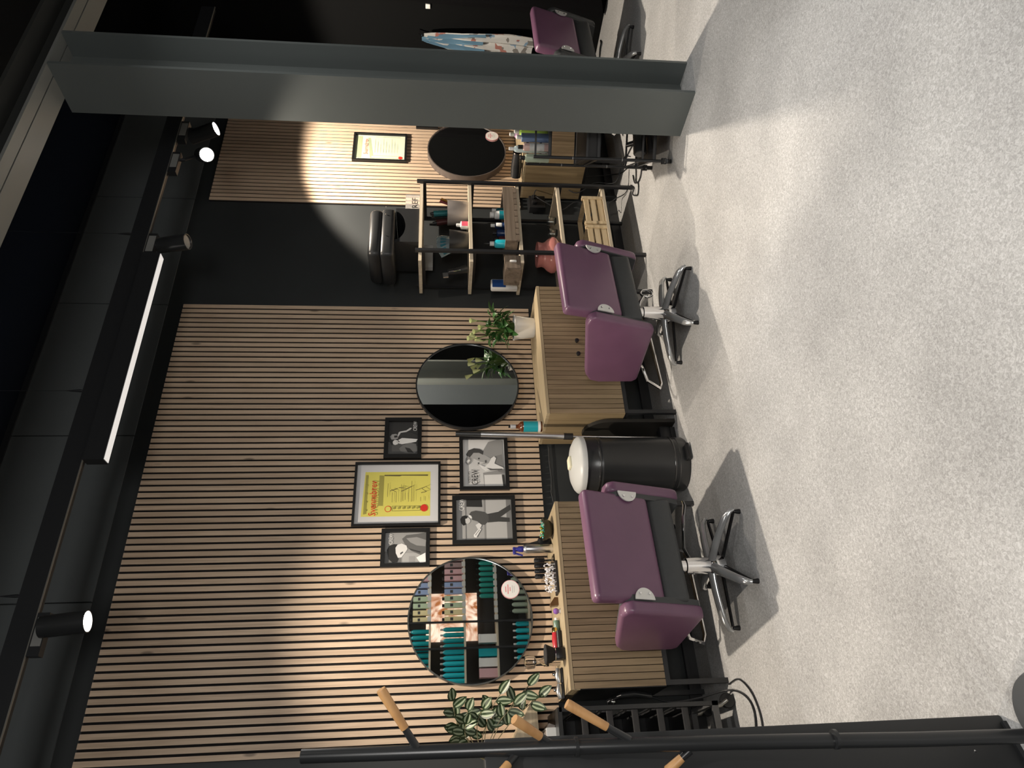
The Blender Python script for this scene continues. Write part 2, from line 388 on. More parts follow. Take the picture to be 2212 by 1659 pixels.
# five frames between the mirrors
t, w, h = picture(1.937, 2.220, 1.545, 1.778, .024, 'small black framed photo of a couple in dark suits, highest beside the mirror with plant')
rc = (425, 715, 255, 560)
art(t, w, h, [(g(.035), FULL), (g(.09), zp(rc, [(425, 440), (715, 480), (715, 560), (425, 560)])),
    (g(.16), zp(rc, [(535, 500), (570, 470), (640, 445), (700, 460), (712, 520), (690, 545), (600, 540), (550, 525)])),
    (g(.03), zp(rc, [(590, 490), (640, 500), (680, 540), (620, 535)])),
    (g(.75), zp(rc, [(520, 452), (560, 462), (640, 450), (700, 440), (715, 415), (640, 410), (560, 405), (520, 425), (540, 440)])),
    (g(.04), zp(rc, [(560, 345), (640, 350), (715, 380), (715, 412), (630, 402), (550, 398), (535, 370)])),
    (g(.55), zp(rc, [(540, 345), (600, 335), (645, 305), (655, 312), (640, 330), (600, 350), (545, 358), (520, 400), (512, 390), (525, 352)])),
    (g(.70), zp(rc, [(468, 440), (490, 422), (515, 425), (525, 440), (520, 462), (495, 470), (475, 462)])),
    (g(.03), zp(rc, [(442, 440), (455, 420), (480, 420), (470, 445), (478, 470), (460, 470)])),
    (g(.32), zp(rc, [(442, 392), (460, 372), (500, 368), (525, 385), (520, 412), (490, 420), (455, 420)])),
    (g(.60), zp(rc, [(500, 432), (530, 440), (532, 450), (505, 447)])),
    (g(.03), zp(rc, [(480, 385), (512, 382), (515, 400), (485, 404)])),
    (g(.04), zp(rc, [(640, 262), (712, 262), (712, 312), (640, 312)]))])
text('lettering', 'CREW', .034, g(.75), t, (.72*w, -.0095, -.82*h), sx=.72)
t, w, h = picture(1.494, 1.908, 1.424, 1.946, .014, 'large black framed yellow guild certificate with red lettering and white mount')
rc = (150, 897, 670, 1215)
YEL = mat('yellow_paper', (.68, .62, .13), .6); ORN = mat('olive_print', (.33, .30, .07), .6); REDP = mat('red_print', (.62, .035, .02), .5); MAT_ = mat('mount_white', (.62, .62, .62), .6); INK = mat('ink', (.12, .10, .04), .6)
ly = [(MAT_, FULL), (YEL, zp(rc, [(225, 737), (825, 737), (825, 1145), (205, 1145)])),
      (ORN, zp(rc, [(232, 765), (255, 765), (255, 1120), (225, 1125)])), (ORN, zp(rc, [(355, 770), (398, 772), (398, 1050), (355, 1050)])),
      (ORN, zp(rc, [(480, 1052), (738, 1052), (738, 1098), (480, 1100)])), (YEL, zp(rc, [(487, 1058), (732, 1058), (732, 1092), (487, 1094)])),
      (INK, zp(rc, [(400, 766), (800, 766), (800, 778), (560, 774), (540, 780), (400, 776)])),
      (REDP, ell(*zp(rc, [(445, 1080)])[0], .052, .04)), (YEL, ell(*zp(rc, [(445, 1080)])[0], .042, .032)), (REDP, ell(*zp(rc, [(770, 1075)])[0], .060, .045))]
for k in range(9):
    a = 2*math.pi*k/9; ly.append((ORN, ell(*zp(rc, [(243+60*(k % 2), 790+k*38)])[0], .016, .016, 8)))
for k in range(6): ly.append((ORN, ell(*zp(rc, [(500+k*42, 1075)])[0], .022, .014, 6)))
for x, ya, yb in [(437, 850, 975), (480, 935, 1025), (515, 930, 1025), (560, 860, 1022), (573, 880, 1015), (597, 940, 1005), (628, 890, 1022), (655, 830, 1022), (670, 870, 1020), (738, 980, 1020), (780, 975, 1015)]:
    ly.append((INK, zp(rc, [(x-1.5, ya), (x+1.5, ya), (x+1.5, yb), (x-1.5, yb)])))
for pl_ in ([(455, 920), (525, 900), (528, 904), (458, 925)], [(470, 905), (515, 930), (513, 934), (468, 909)], [(540, 890), (600, 895), (600, 899), (540, 896)], [(560, 925), (650, 880), (652, 884), (562, 930)], [(690, 915), (735, 905), (737, 909), (692, 920)], [(740, 940), (790, 930), (790, 934), (742, 946)], [(745, 900), (792, 880), (792, 884), (747, 904)], [(745, 900), (790, 930), (788, 934), (743, 904)]):
    ly.append((INK, zp(rc, pl_)))
art(t, w, h, ly)
text('lettering', 'Svennebrev', .062, REDP, t, (-.030, -.014, .142), sx=.78, ext=.0002)
t, w, h = picture(1.716, 2.088, .999, 1.306, .022, 'black framed grey photo of a face framed by hands, nearest to the metal tube')
rc = (1128, 1545, 415, 868)
art(t, w, h, [(g(.62), FULL), (g(.72), zp(rc, [(1128, 415), (1400, 415), (1330, 560), (1128, 640)])),
    (g(.30), zp(rc, [(1325, 735), (1545, 700), (1545, 868), (1335, 868)])), (g(.72), zp(rc, [(1335, 755), (1510, 750), (1520, 868), (1340, 868)])),
    (g(.05), zp(rc, [(1510, 755), (1535, 755), (1545, 868), (1520, 868)])),
    (g(.30), zp(rc, [(1385, 440), (1480, 415), (1530, 425), (1538, 740), (1480, 730), (1440, 640), (1400, 590), (1345, 560), (1330, 525)])),
    (g(.22), zp(rc, [(1400, 590), (1520, 560), (1538, 740), (1480, 730), (1440, 640)])),
    (g(.40), zp(rc, [(1190, 560), (1240, 530), (1320, 548), (1370, 580), (1405, 600), (1400, 640), (1345, 655), (1300, 650), (1275, 665), (1230, 640), (1200, 610)])),
    (g(.62), zp(rc, [(1235, 600), (1300, 630), (1340, 640), (1290, 655), (1260, 660), (1225, 635)])),
    (g(.06), zp(rc, [(1160, 560), (1185, 520), (1240, 500), (1300, 508), (1335, 530), (1330, 565), (1290, 545), (1235, 545), (1205, 580), (1180, 600)])),
    (g(.28), zp(rc, [(1155, 600), (1175, 575), (1215, 600), (1200, 650), (1175, 662), (1150, 640)])), (g(.75), zp(rc, [(1160, 625), (1190, 605), (1200, 622), (1175, 645)])),
    (g(.08), zp(rc, [(1278, 595), (1292, 592), (1294, 608), (1280, 610)])), (g(.08), zp(rc, [(1275, 640), (1290, 638), (1290, 652), (1276, 655)])), (g(.10), zp(rc, [(1345, 620), (1358, 618), (1362, 640), (1350, 645)])),
    (g(.80), zp(rc, [(1285, 660), (1345, 680), (1385, 645), (1410, 600), (1440, 580), (1460, 600), (1440, 650), (1530, 690), (1530, 705), (1420, 700), (1350, 720), (1320, 700)])),
    (g(.12), zp(rc, [(1360, 690), (1420, 700), (1520, 700), (1515, 712), (1400, 715)]))])
text('lettering', 'CREW', .058, g(.03), t, (-.60*w, -.0105, .43*h), sx=.62)
text('lettering', 'AMERICAN', .018, g(.05), t, (-.60*w, -.0105, .72*h), sx=.9)
t, w, h = picture(1.375, 1.678, .971, 1.353, .024, 'black framed photo of a man in a suit reading a paper, lowest of the group')
rc = (1070, 1610, 990, 1380)
art(t, w, h, [(g(.36), FULL), (g(.46), zp(rc, [(1350, 990), (1610, 990), (1610, 1380), (1350, 1380)])), (g(.24), zp(rc, [(1340, 990), (1358, 990), (1358, 1380), (1340, 1380)])),
    (g(.025), zp(rc, [(1170, 990), (1320, 990), (1325, 1060), (1170, 1055)])), (g(.20), zp(rc, [(1560, 990), (1610, 990), (1610, 1380), (1560, 1380)])),
    (g(.18), zp(rc, [(1158, 990), (1164, 990), (1164, 1380), (1158, 1380)])),
    (g(.05), zp(rc, [(1370, 1130), (1480, 1110), (1600, 1040), (1605, 1090), (1500, 1160), (1590, 1170), (1590, 1210), (1480, 1205), (1375, 1212)])),
    (g(.08), zp(rc, [(1195, 1130), (1215, 1105), (1260, 1095), (1340, 1110), (1385, 1140), (1385, 1195), (1340, 1235), (1300, 1225), (1275, 1200), (1225, 1185)])),
    (g(.55), zp(rc, [(1150, 1165), (1185, 1160), (1205, 1180), (1205, 1205), (1180, 1225), (1160, 1215)])), (g(.75), zp(rc, [(1190, 1135), (1215, 1145), (1225, 1170), (1205, 1170), (1188, 1150)])),
    (g(.015), zp(rc, [(1110, 1175), (1125, 1150), (1150, 1142), (1180, 1150), (1175, 1170), (1155, 1175), (1160, 1230), (1140, 1240), (1115, 1215)])),
    (g(.70), zp(rc, [(1255, 1235), (1290, 1215), (1315, 1235), (1305, 1260), (1275, 1275)])), (g(.80), zp(rc, [(1235, 1330), (1290, 1265), (1310, 1275), (1260, 1355), (1238, 1350)])),
    (g(.12), zp(rc, [(1250, 1330), (1290, 1280), (1293, 1284), (1253, 1335)]))])
text('lettering', 'CREW', .044, g(.8), t, (.76*w, -.0105, .80*h), sx=.62)
t, w, h = picture(1.246, 1.477, 1.485, 1.767, .022, 'black framed photo of a man looking down, left of the yellow certificate')
rc = (400, 790, 1305, 1600)
art(t, w, h, [(g(.30), FULL), (g(.16), zp(rc, [(400, 1480), (560, 1500), (560, 1600), (400, 1600)])), (g(.38), zp(rc, [(570, 1500), (790, 1500), (790, 1600), (570, 1600)])), (g(.30), zp(rc, [(630, 1530), (690, 1530), (690, 1585), (630, 1585)])),
    (g(.12), zp(rc, [(560, 1365), (600, 1330), (700, 1320), (790, 1305), (790, 1500), (740, 1520), (650, 1480), (590, 1420)])),
    (g(.28), zp(rc, [(600, 1360), (700, 1350), (790, 1380), (785, 1440), (700, 1430), (640, 1400)])), (g(.04), zp(rc, [(620, 1455), (740, 1490), (735, 1500), (640, 1470)])),
    (g(.70), zp(rc, [(500, 1425), (560, 1410), (605, 1430), (615, 1465), (590, 1500), (560, 1540), (520, 1545), (490, 1500)])),
    (g(.02), zp(rc, [(420, 1470), (440, 1430), (480, 1415), (520, 1418), (500, 1450), (505, 1500), (530, 1550), (520, 1585), (480, 1590), (440, 1555)])),
    (g(.08), zp(rc, [(545, 1500), (570, 1485), (575, 1495), (550, 1515)])), (g(.85), zp(rc, [(700, 1545), (785, 1500), (790, 1585), (740, 1600)]))])
text('lettering', 'CREW', .032, g(.62), t, (.58*w, -.0095, .72*h), sx=.7)
# far certificate + small one
t, w, h = picture(4.612, 4.945, 1.712, 2.151, .016, 'black framed pale certificate with red seal on the far slat cladding')
PAP = mat('pale_paper', (.62, .66, .52), .6); OR2 = mat('sage_print', (.36, .42, .26), .6); RD2 = mat('faded_red', (.60, .20, .14), .5)
ly = [(PAP, FULL), (OR2, [(.08, .86), (.96, .86), (.96, .96), (.08, .96)]), (OR2, [(.10, .62), (.9, .70), (.9, .75), (.1, .69)]), (OR2, [(.08, .10), (.19, .10), (.19, .68), (.08, .68)]), (PAP, [(.10, .12), (.17, .12), (.17, .66), (.10, .66)]), (REDP, ell(.12, .08, .055, .042)), (OR2, [(.93, .1), (.95, .1), (.95, .6), (.93, .6)])]
for k in range(9): ly.append((OR2, [(.3, .6-.055*k), (.85-.1*(k % 3), .6-.055*k), (.85-.1*(k % 3), .605-.055*k), (.3, .605-.055*k)]))
art(t, w, h, ly)
text('lettering', 'Svennebrev', .05, RD2, t, (.01, -.009, .115), sx=.8)
t, w, h = picture(5.035, 5.26, 1.455, 1.640, .02, 'small black framed picture half hidden behind the steel column')
art(t, w, h, [(g(.06), FULL), (g(.6), [(.02, .3), (.3, .2), (.35, .7), (.15, .9)])])

# ---------------------------------------------------------------- wooden cabinets
KNOB = MB().lathe([(.006, 0), (.006, .012), (.013, .016), (.013, .026), (.008, .028)], 14, M=Matrix.Rotation(R(90), 4, 'X')).mesh('knob', BLACK)
def cabinet(x0, label, dark_end=False, W=.97, D=.405, zb=.318, zt=.795, planks=29):
    y0 = -.415
    t = thing('low_cabinet', label, 'cabinet', (x0, 0, 0))
    obj('top_board', MB().box(0, W, y0, -.008, zt-.018, zt), CABX, t)
    obj('side_panel', MB().box(0, .018, y0+.004, -.01, zb, zt-.018), BLACK if dark_end else CABY, t)
    if dark_end: obj('end_band', MB().box(-.001, .019, y0+.003, -.01, zt-.048, zt-.018), CABX, t)
    obj('side_panel', MB().box(W-.018, W, y0+.004, -.01, zb, zt-.018), CABY, t)
    obj('carcass', MB().box(.018, W-.018, y0+.03, -.01, zb, zb+.016).box(.018, W-.018, -.02, -.01, zb, zt-.018), CABY, t)
    p = (W-.004)/planks; pm = MB().box(.0019, p-.0019, 0, .014, 0, zt-.018-zb-.004).mesh('plank', CABW)
    half = planks//2
    for d in range(2):
        n0, n1 = (0, half) if d == 0 else (half, planks)
        dr = obj('door', MB().box(.002+n0*p+.001, .002+n1*p-.001, y0+.014, y0+.024, zb+.002, zt-.02), mat('groove_dark', (.03, .022, .012), .9), t)
        for k in range(n0, n1): obj('plank', pm, None, dr, (.002+k*p, y0, zb+.002))
        kx = .002+half*p+(-.05 if d == 0 else .05)
        obj('knob', KNOB, None, dr, (kx, y0, .567))
    for x in (.006, W-.030):
        for y in (y0+.006, -.035): obj('leg', MB().box(x, x+.024, y, y+.024, 0, zb), BLKMET, t)
        obj('rail', MB().box(x, x+.024, y0+.03, -.035, zb-.024, zb), BLKMET, t)
    obj('rail', MB().box(.03, W-.03, y0+.006, y0+.03, zb-.024, zb), BLKMET, t)
    obj('rail', MB().box(.03, W-.03, -.035, -.011, .055, .079), BLKMET, t)
    return t
cabinet(.503, 'wooden plank-front cabinet under the biggest mirror, holding brushes and spray bottle', True)
cabinet(2.03, 'wooden plank-front cabinet carrying the white plant pot and amber bottle')
cabinet(4.245, 'wooden plank-front cabinet beyond the shelf rack under the deep-rimmed mirror')

# ---------------------------------------------------------------- salon chairs
def star_leg(a, r=.30):
    pts = []; rs = []
    for k in range(9):
        s = k/8; rr = .03+(r-.03)*s; z = .105-.045*s**1.6-(.012 if k == 8 else 0)
        pts.append((rr*math.cos(a), rr*math.sin(a), z)); rs.append(.025-.006*s if k < 8 else .014)
    pts.append(((r+.006)*math.cos(a), (r+.006)*math.sin(a), .034)); rs.append(.011)
    return pts, rs
def salon_chair(loc, rz, phase, label, lever=0, lin=.030):
    t = thing('salon_chair', label, 'chair', loc, rz)
    sb = MB().rbox(-.255, .255, -.225, .25, .325, .445, .022, 3)
    obj('seat_base', sb, DARKV, t)
    obj('seat_cushion', MB().rbox(-.235, .235, -.20, .265, .425, .500, .028, 3), PURP, t)
    # backrest: rounded slab, narrower at its foot
    bm = bmesh.new(); bmesh.ops.create_cube(bm, size=1)
    for v in bm.verts: v.co = Vector((v.co.x*(.535 if v.co.z > 0 else .505), v.co.y*.075, .615+v.co.z*.335))
    bmesh.ops.bevel(bm, geom=bm.edges[:], offset=.028, segments=4, profile=.55, affect='EDGES')
    M = Matrix.Translation((0, -.205, 0)) @ Matrix.Translation((0, 0, .45)) @ Matrix.Rotation(R(13), 4, 'X') @ Matrix.Translation((0, 0, -.45))
    obj('backrest', MB().frombm(bm, 0, M), PURP, t)
    pr = [(-.205, .30), (-.288, .605), (-.272, .640), (-.225, .652), (.19, .590), (.245, .555), (.262, .50), (.258, .30), (.235, .272), (-.190, .268)]
    for s in (-1, 1):
        bm = bmesh.new(); vs = [bm.verts.new((s*.262, a, b)) for a, b in pr]; f = bm.faces.new(vs)
        ex = bmesh.ops.extrude_face_region(bm, geom=[f]); bmesh.ops.translate(bm, verts=[e for e in ex['geom'] if isinstance(e, bmesh.types.BMVert)], vec=(s*.058, 0, 0))
        bmesh.ops.bevel(bm, geom=[e for e in bm.edges], offset=.016, segments=3, profile=.5, affect='EDGES')
        ao = obj('armrest', MB().frombm(bm), PURP, t)
        obj('armrest_lining', MB().prism([(a*.97, .455+(b-.455)*.95) for a, b in pr], s*(.268-lin), s*.268, axis='X'), DARKV, ao)
        # half-round bracket on the back of the backrest
        hd = [(0, -.047)]+[(-s*.052*math.cos(q), .047*math.sin(q)) for q in [R(-84+12*k) for k in range(15)]]+[(0, .047)]
        Mb = Matrix.Translation((s*.262, -.279, .545)) @ Matrix.Rotation(R(13), 4, 'X')
        bk = obj('bracket', MB().prism(hd, 0, .006, M=Mb), BRKT, t)
        for dz in (-.022, .022):
            obj('screw', MB().lathe([(.0005, 0), (.0065, 0), (.005, .004), (.0005, .005)], 10, M=Mb @ Matrix.Translation((-s*.026, -.001, dz)) @ Matrix.Rotation(R(90), 4, 'X')), CHROME, bk)
    obj('care_tag', MB().box(.296, .322, .03, .075, .612, .614, M=None), BLACK, t)
    obj('base_column', MB().lathe([(.040, .085), (.040, .235), (.030, .238), (.030, .335)], 24), CHROME, t)
    obj('seat_plate', MB().box(-.11, .11, -.11, .11, .322, .336), BLKMET, t)
    obj('hub', MB().lathe([(.046, .045), (.050, .07), (.046, .11), (.040, .118)], 24), CHROME, t)
    for k in range(5):
        p, rs = star_leg(phase-rz+k*R(72))
        lg = obj('base_leg', MB().tube(p, rs, 12, flat=.75), POL, t)
        a = phase-rz+k*R(72)
        obj('underside', MB().tube([(.05*math.cos(a), .05*math.sin(a), .052), (.285*math.cos(a), .285*math.sin(a), .033)], [.014, .012], 8, flat=.5), BLACK, lg)
        obj('glide', MB().lathe([(.012, 0), (.012, .008), (.008, .030), (.007, .032)], 14, (.292*math.cos(a), .292*math.sin(a), 0)), BLACK, lg)
    if lever == 0:
        obj('pump_lever', MB().tube([(.03, .0, .205), (.09, .0, .225), (.16, -.01, .215), (.25, -.02, .20), (.31, -.03, .185), (.335, -.035, .19)], [.012, .012, .010, .012, .014, .010], 10, flat=.7), CHROME, t)
    else:
        pts = [(.03, 0, .255), (.09, 0, .235), (.14, 0, .205)]
        obj('pump_lever', MB().tube(pts, [.010, .011, .012], 10).tube([(.165+.03*math.cos(q), .0, .185+.036*math.sin(q)) for q in [R(30*k) for k in range(13)]], .007, 8), CHROME, t)
    fr = [(-.15, .16, .31), (-.17, .30, .20), (-.24, .34, .17), (-.25, .40, .08), (-.20, .42, .055), (.20, .42, .055), (.25, .40, .08), (.24, .34, .17), (.17, .30, .20), (.15, .16, .31)]
    obj('footrest', MB().tube(fr, .010, 8), CHROME, t)
    return t
CH1 = salon_chair((.995, -.745, 0), R(6), R(23), 'purple salon chair with dark armrest lining, in front of the largest mirror', 0)
CH2 = salon_chair((2.50, -.79, 0), R(7), R(7), 'purple salon chair with loop lever, between the shelf rack and the black bin', 1, .012)
CH3 = salon_chair((4.79, -.82, 0), R(4), R(20), 'purple salon chair beyond the steel column, mostly in the dark', 0)
for _c in CH3.children:
    if _c.name.startswith('armrest'):
        _c.data = _c.data.copy(); _c.data.materials[0] = DARKV; _c['label'] = 'charcoal armrest'

# ---------------------------------------------------------------- bin, tube, dustpan between the cabinets
t = thing('pedal_bin', 'tall black cylindrical waste bin with light grey domed lid', 'bin', (1.725, -.345, 0))
obj('body', MB().lathe([(.150, .0), (.158, .012), (.160, .06), (.157, .062), (.157, .075), (.160, .077), (.160, .50), (.163, .504), (.163, .512), (.160, .516), (.160, .60)], 48), BLKSAT, t)
obj('rim_band', MB().lathe([(.1605, .521), (.1628, .524), (.1628, .529), (.1605, .532)], 48, cap=False), mat('dark_band', (.10, .10, .10), .15, .8), t)
obj('rim_band', MB().lathe([(.1605, .085), (.1625, .088), (.1625, .094), (.1605, .097)], 48, cap=False), MATS['dark_band'], t)
obj('lid', MB().lathe([(.166, .60), (.167, .625), (.163, .632), (.150, .645), (.115, .662), (.06, .673), (.001, .676)], 48), GREYP, t)
obj('pedal', MB().rbox(-.05, .05, -.19, -.15, .01, .028, .006), BLACK, t)
tag(obj('sponge', MB().rbox(1.69, 1.76, -.40, -.34, .668, .690, .008), CREAM), 'small cream sponge lying on the grey bin lid', 'sponge')
t = thing('telescopic_tube', 'silver telescopic broom tube with black grip leaning beside the black bin', 'tube', (1.945, -.30, 0))
obj('grip', MB().tube([(.011, 0, 1.335), (.007, 0, 1.185)], [.013, .016], 14), BLKSAT, t)
obj('upper_tube', MB().tube([(.007, 0, 1.185), (-.009, 0, .68)], .0165, 16), ALU, t)
obj('collar', MB().tube([(-.009, 0, .685), (-.011, 0, .63)], .020, 16), BLACK, t)
obj('lower_tube', MB().tube([(-.011, 0, .64), (-.022, 0, .10)], .008, 12), CHROME, t)
obj('broom_head', MB().rbox(-.12, .040, -.04, .03, .03, .10, .012), BLACK, t)
obj('bristles', MB().rbox(-.115, .036, -.036, .026, .0, .03, .004), mat('bristle_black', (.015, .015, .015), .9), t)
# round-topped black dustpan against the cabinet side
dp = [(-.32, .05), (-.02, .05), (-.02, .40)]+[(-.17+.15*math.cos(R(q)), .40+.15*math.sin(R(q))) for q in range(10, 180, 14)]+[(-.32, .40)]
t = thing('dustpan', 'black round-topped long dustpan standing against the cabinet end', 'dustpan', (2.0, -.04, 0))
obj('pan', MB().prism(dp, 0, .022, axis='X').box(0, .024, -.32, -.02, 0, .05), mat('dustpan_black', (.02, .018, .015), .5), t)
tag(obj('wall_cable', MB().tube([(1.46, .012, .735), (1.55, .008, .74), (1.62, .012, .725), (1.70, .008, .738), (1.80, .012, .728), (1.92, .008, .735), (2.02, .01, .73)], .004, 6), mat('cable_gloss', (.05, .05, .05), .15, spec=.8)), 'black cable tacked along the wall behind the waste bin', 'cable')

# ---------------------------------------------------------------- things on cabinet one
Z1 = .795
t = thing('spray_bottle', 'slim silver spray bottle with blue nozzle on the nearest cabinet', 'spray bottle', (1.270, -.22, Z1))
obj('bottle', MB().lathe([(.022, 0), (.0245, .004), (.0245, .145), (.020, .160), (.013, .168)], 28), ALU, t)
BLU = mat('blue_nozzle', (.03, .03, .22), .25)
obj('spray_head', MB().lathe([(.016, .168), (.017, .172), (.016, .192), (.011, .200), (.011, .212)], 16).rbox(-.030, .012, -.008, .008, .208, .226, .005).prism([(-.030, .210), (-.020, .210), (-.034, .170), (-.040, .172)], -.005, .005), BLU, t)
t = thing('steel_bowl', 'dark round bowl heaped with shiny green and gold sweets', 'bowl', (1.365, -.27, Z1))
obj('bowl', MB().lathe([(.028, 0), (.045, .012), (.060, .035), (.064, .055), (.060, .055), (.05, .03), (.001, .012)], 32), mat('olive_bowl', (.05, .045, .03), .3, .4), t)
sm = [mat('foil_%d' % i, c, .15, .8) for i, c in enumerate([(.8, .65, .1), (.1, .7, .4), (.2, .75, .7), (.8, .8, .7)])]
mb = MB()
for k in range(46):
    a = rnd.random()*6.28; q = rnd.random()**.5*.05
    mb.rbox(-.007, .007, -.005, .005, -.004, .004, .002, 1, k % 4, Matrix.Translation((q*math.cos(a), q*math.sin(a), .052+rnd.random()*.014)) @ Matrix.Rotation(rnd.random()*6, 4, (rnd.random(), rnd.random(), 1)))
o = obj('sweets', mb, sm, t); o['kind'] = 'stuff'
t = thing('hair_clipper', 'black hair clipper with upturned nose between bowl and spray bottle', 'clipper', (1.320, -.16, Z1))
obj('body', MB().rbox(-.03, .03, -.03, .05, 0, .075, .014, 3), BLACK, t)
obj('nozzle', MB().tube([(0, .0, .06), (-.008, .0, .10), (-.020, .0, .155)], [.020, .018, .016], 14), BLKSAT, t)
obj('blade', MB().box(-.040, -.015, -.012, .012, .095, .13), CHROME, t)
t = thing('brush_rack', 'clear rack with upright black hairbrushes on the nearest cabinet', 'rack', (1.165, -.21, Z1))
obj('tray', MB().box(-.06, .06, -.05, .06, 0, .006).box(-.06, .06, -.052, -.050, 0, .06).box(-.062, -.060, -.05, .06, 0, .07), GLASS, t)
tag(t, t['label'], 'rack')
for k in range(4):
    x = 1.12+k*.03; b = thing('hair_brush', 'black hairbrush in the clear rack, ' + ['first from the crystal box', 'second from the crystal box', 'second from the spray bottle', 'nearest to the spray bottle'][k], 'hairbrush', (x, -.20, Z1+.008), group='hairbrushes in the rack')
    obj('handle', MB().tube([(0, .0, 0), (0, .01, .05)], .006, 8), BLACK, b)
    hb = MB().rbox(-.012, .012, -.012, .014, .04, .10, .006)
    obj('head', hb, BLACK, b)
    q = MB()
    for i in range(5):
        for j in range(4): q.tube([(-.009+.0045*i, -.012, .048+.013*j), (-.009+.0045*i, -.024, .050+.013*j)], .0009, 4)
    o = obj('bristles', q, mat('bristle_black', (.015, .015, .015), .9), b); o['kind'] = 'stuff'
t = thing('jewel_box', 'black tray packed with glittering clear crystal clips', 'tray', (1.08, -.30, Z1))
obj('tray', MB().box(-.085, .085, -.04, .04, 0, .012), BLACK, t)
mb = MB(); CRY = mat('crystal', (.88, .88, .92), .05, 0, spec=1.0, coat=1)
for k in range(90):
    mb.sphere((-.075+.15*rnd.random(), -.032+.064*rnd.random(), .018+.048*rnd.random()), .0055, 6)
for k in range(7): mb.tube([(-.075+.024*k, -.025, .012), (-.075+.024*k, -.02, .070)], .0015, 4)
o = obj('crystals', mb, CRY, t); o['kind'] = 'stuff'
t = thing('hair_clip', 'dark wedge-shaped hair clip beside the crystal tray', 'hair clip', (.965, -.25, Z1))
obj('clip', MB().prism([(-.02, 0), (.022, 0), (.022, .02), (-.012, .045), (-.024, .04)], -.018, .018), mat('tortoise', (.10, .05, .02), .25), t)
t = thing('purple_ball', 'small purple glass ball stopper on the nearest cabinet', 'ball', (.905, -.30, Z1))
obj('ball', MB().sphere((0, 0, .022), .016, 18), mat('purple_glass', (.22, .10, .38), .08, spec=.8), t)
obj('foot', MB().lathe([(.012, 0), (.010, .006), (.006, .010)], 12), WHITE, t)
t = thing('green_clip', 'small green bottle lying behind the purple ball', 'bottle', (.85, -.24, Z1))
obj('bottle', MB().tube([(.02, 0, .016), (-.045, .0, .016), (-.055, 0, .016)], [.016, .016, .008], 14), mat('dull_green', (.12, .20, .15), .25), t)
obj('cap', MB().tube([(.02, 0, .016), (.034, 0, .016)], .009, 12), WHITE, t)
t = thing('cordless_clipper', 'cordless clipper with red and black body and golden blade', 'clipper', (.775, -.26, Z1))
obj('body', MB().tube([(.03, 0, .030), (-.01, 0, .030), (-.06, .0, .030)], [.016, .020, .014], 14), mat('red_gloss', (.45, .03, .04), .15), t)
obj('grip', MB().tube([(.035, -.02, .014), (-.07, -.02, .014)], [.014, .013], 12), BLACK, t)
obj('blade', MB().rbox(.028, .055, -.015, .015, .02, .045, .005), mat('gold', (.75, .52, .15), .15, 1), t)
t = thing('neck_brush', 'black flared neck brush standing near the plant', 'neck brush', (.685, -.33, Z1))
obj('bristles', MB().lathe([(.028, .052), (.034, .060), (.050, .098), (.046, .102), (.001, .104)], 24), mat('bristle_black', (.015, .015, .015), .9), t)
obj('ferrule', MB().lathe([(.0335, .049), (.0340, .052)], 24), CHROME, t)
obj('handle', MB().rbox(-.028, .028, -.028, .028, .0, .049, .006), BLACK, t)
t = thing('glass_jar', 'clear faceted glass flask with stopper behind the neck brush', 'glass flask', (.683, -.15, Z1))
obj('flask', MB().lathe([(.022, 0), (.024, .004), (.024, .085), (.012, .10), (.012, .125), (.032, .135), (.036, .17), (.030, .185), (.001, .19)], 12), GLASS, t)
obj('collar', MB().lathe([(.026, .06), (.027, .066), (.026, .072)], 16, cap=False), CHROME, t)
for k in range(2):
    t = thing('trimmer', ['silver and black trimmer lying beside the neck brush', 'silver and black trimmer lying closest to the black trolley'][k], 'trimmer', (.600-.075*k, -.22, Z1), group='trimmers on the nearest cabinet')
    obj('body', MB().tube([(.035, 0, .022), (0, 0, .026), (-.035, 0, .020)], [.013, .020, .012], 12), mat('steel_grey', (.4, .41, .42), .25, .8), t)
    obj('underside', MB().rbox(-.038, .038, -.018, .018, .0, .012, .005), BLACK, t)
    obj('comb', MB().rbox(.0, .016, -.012, .012, .032, .055, .004), CHROME, t)

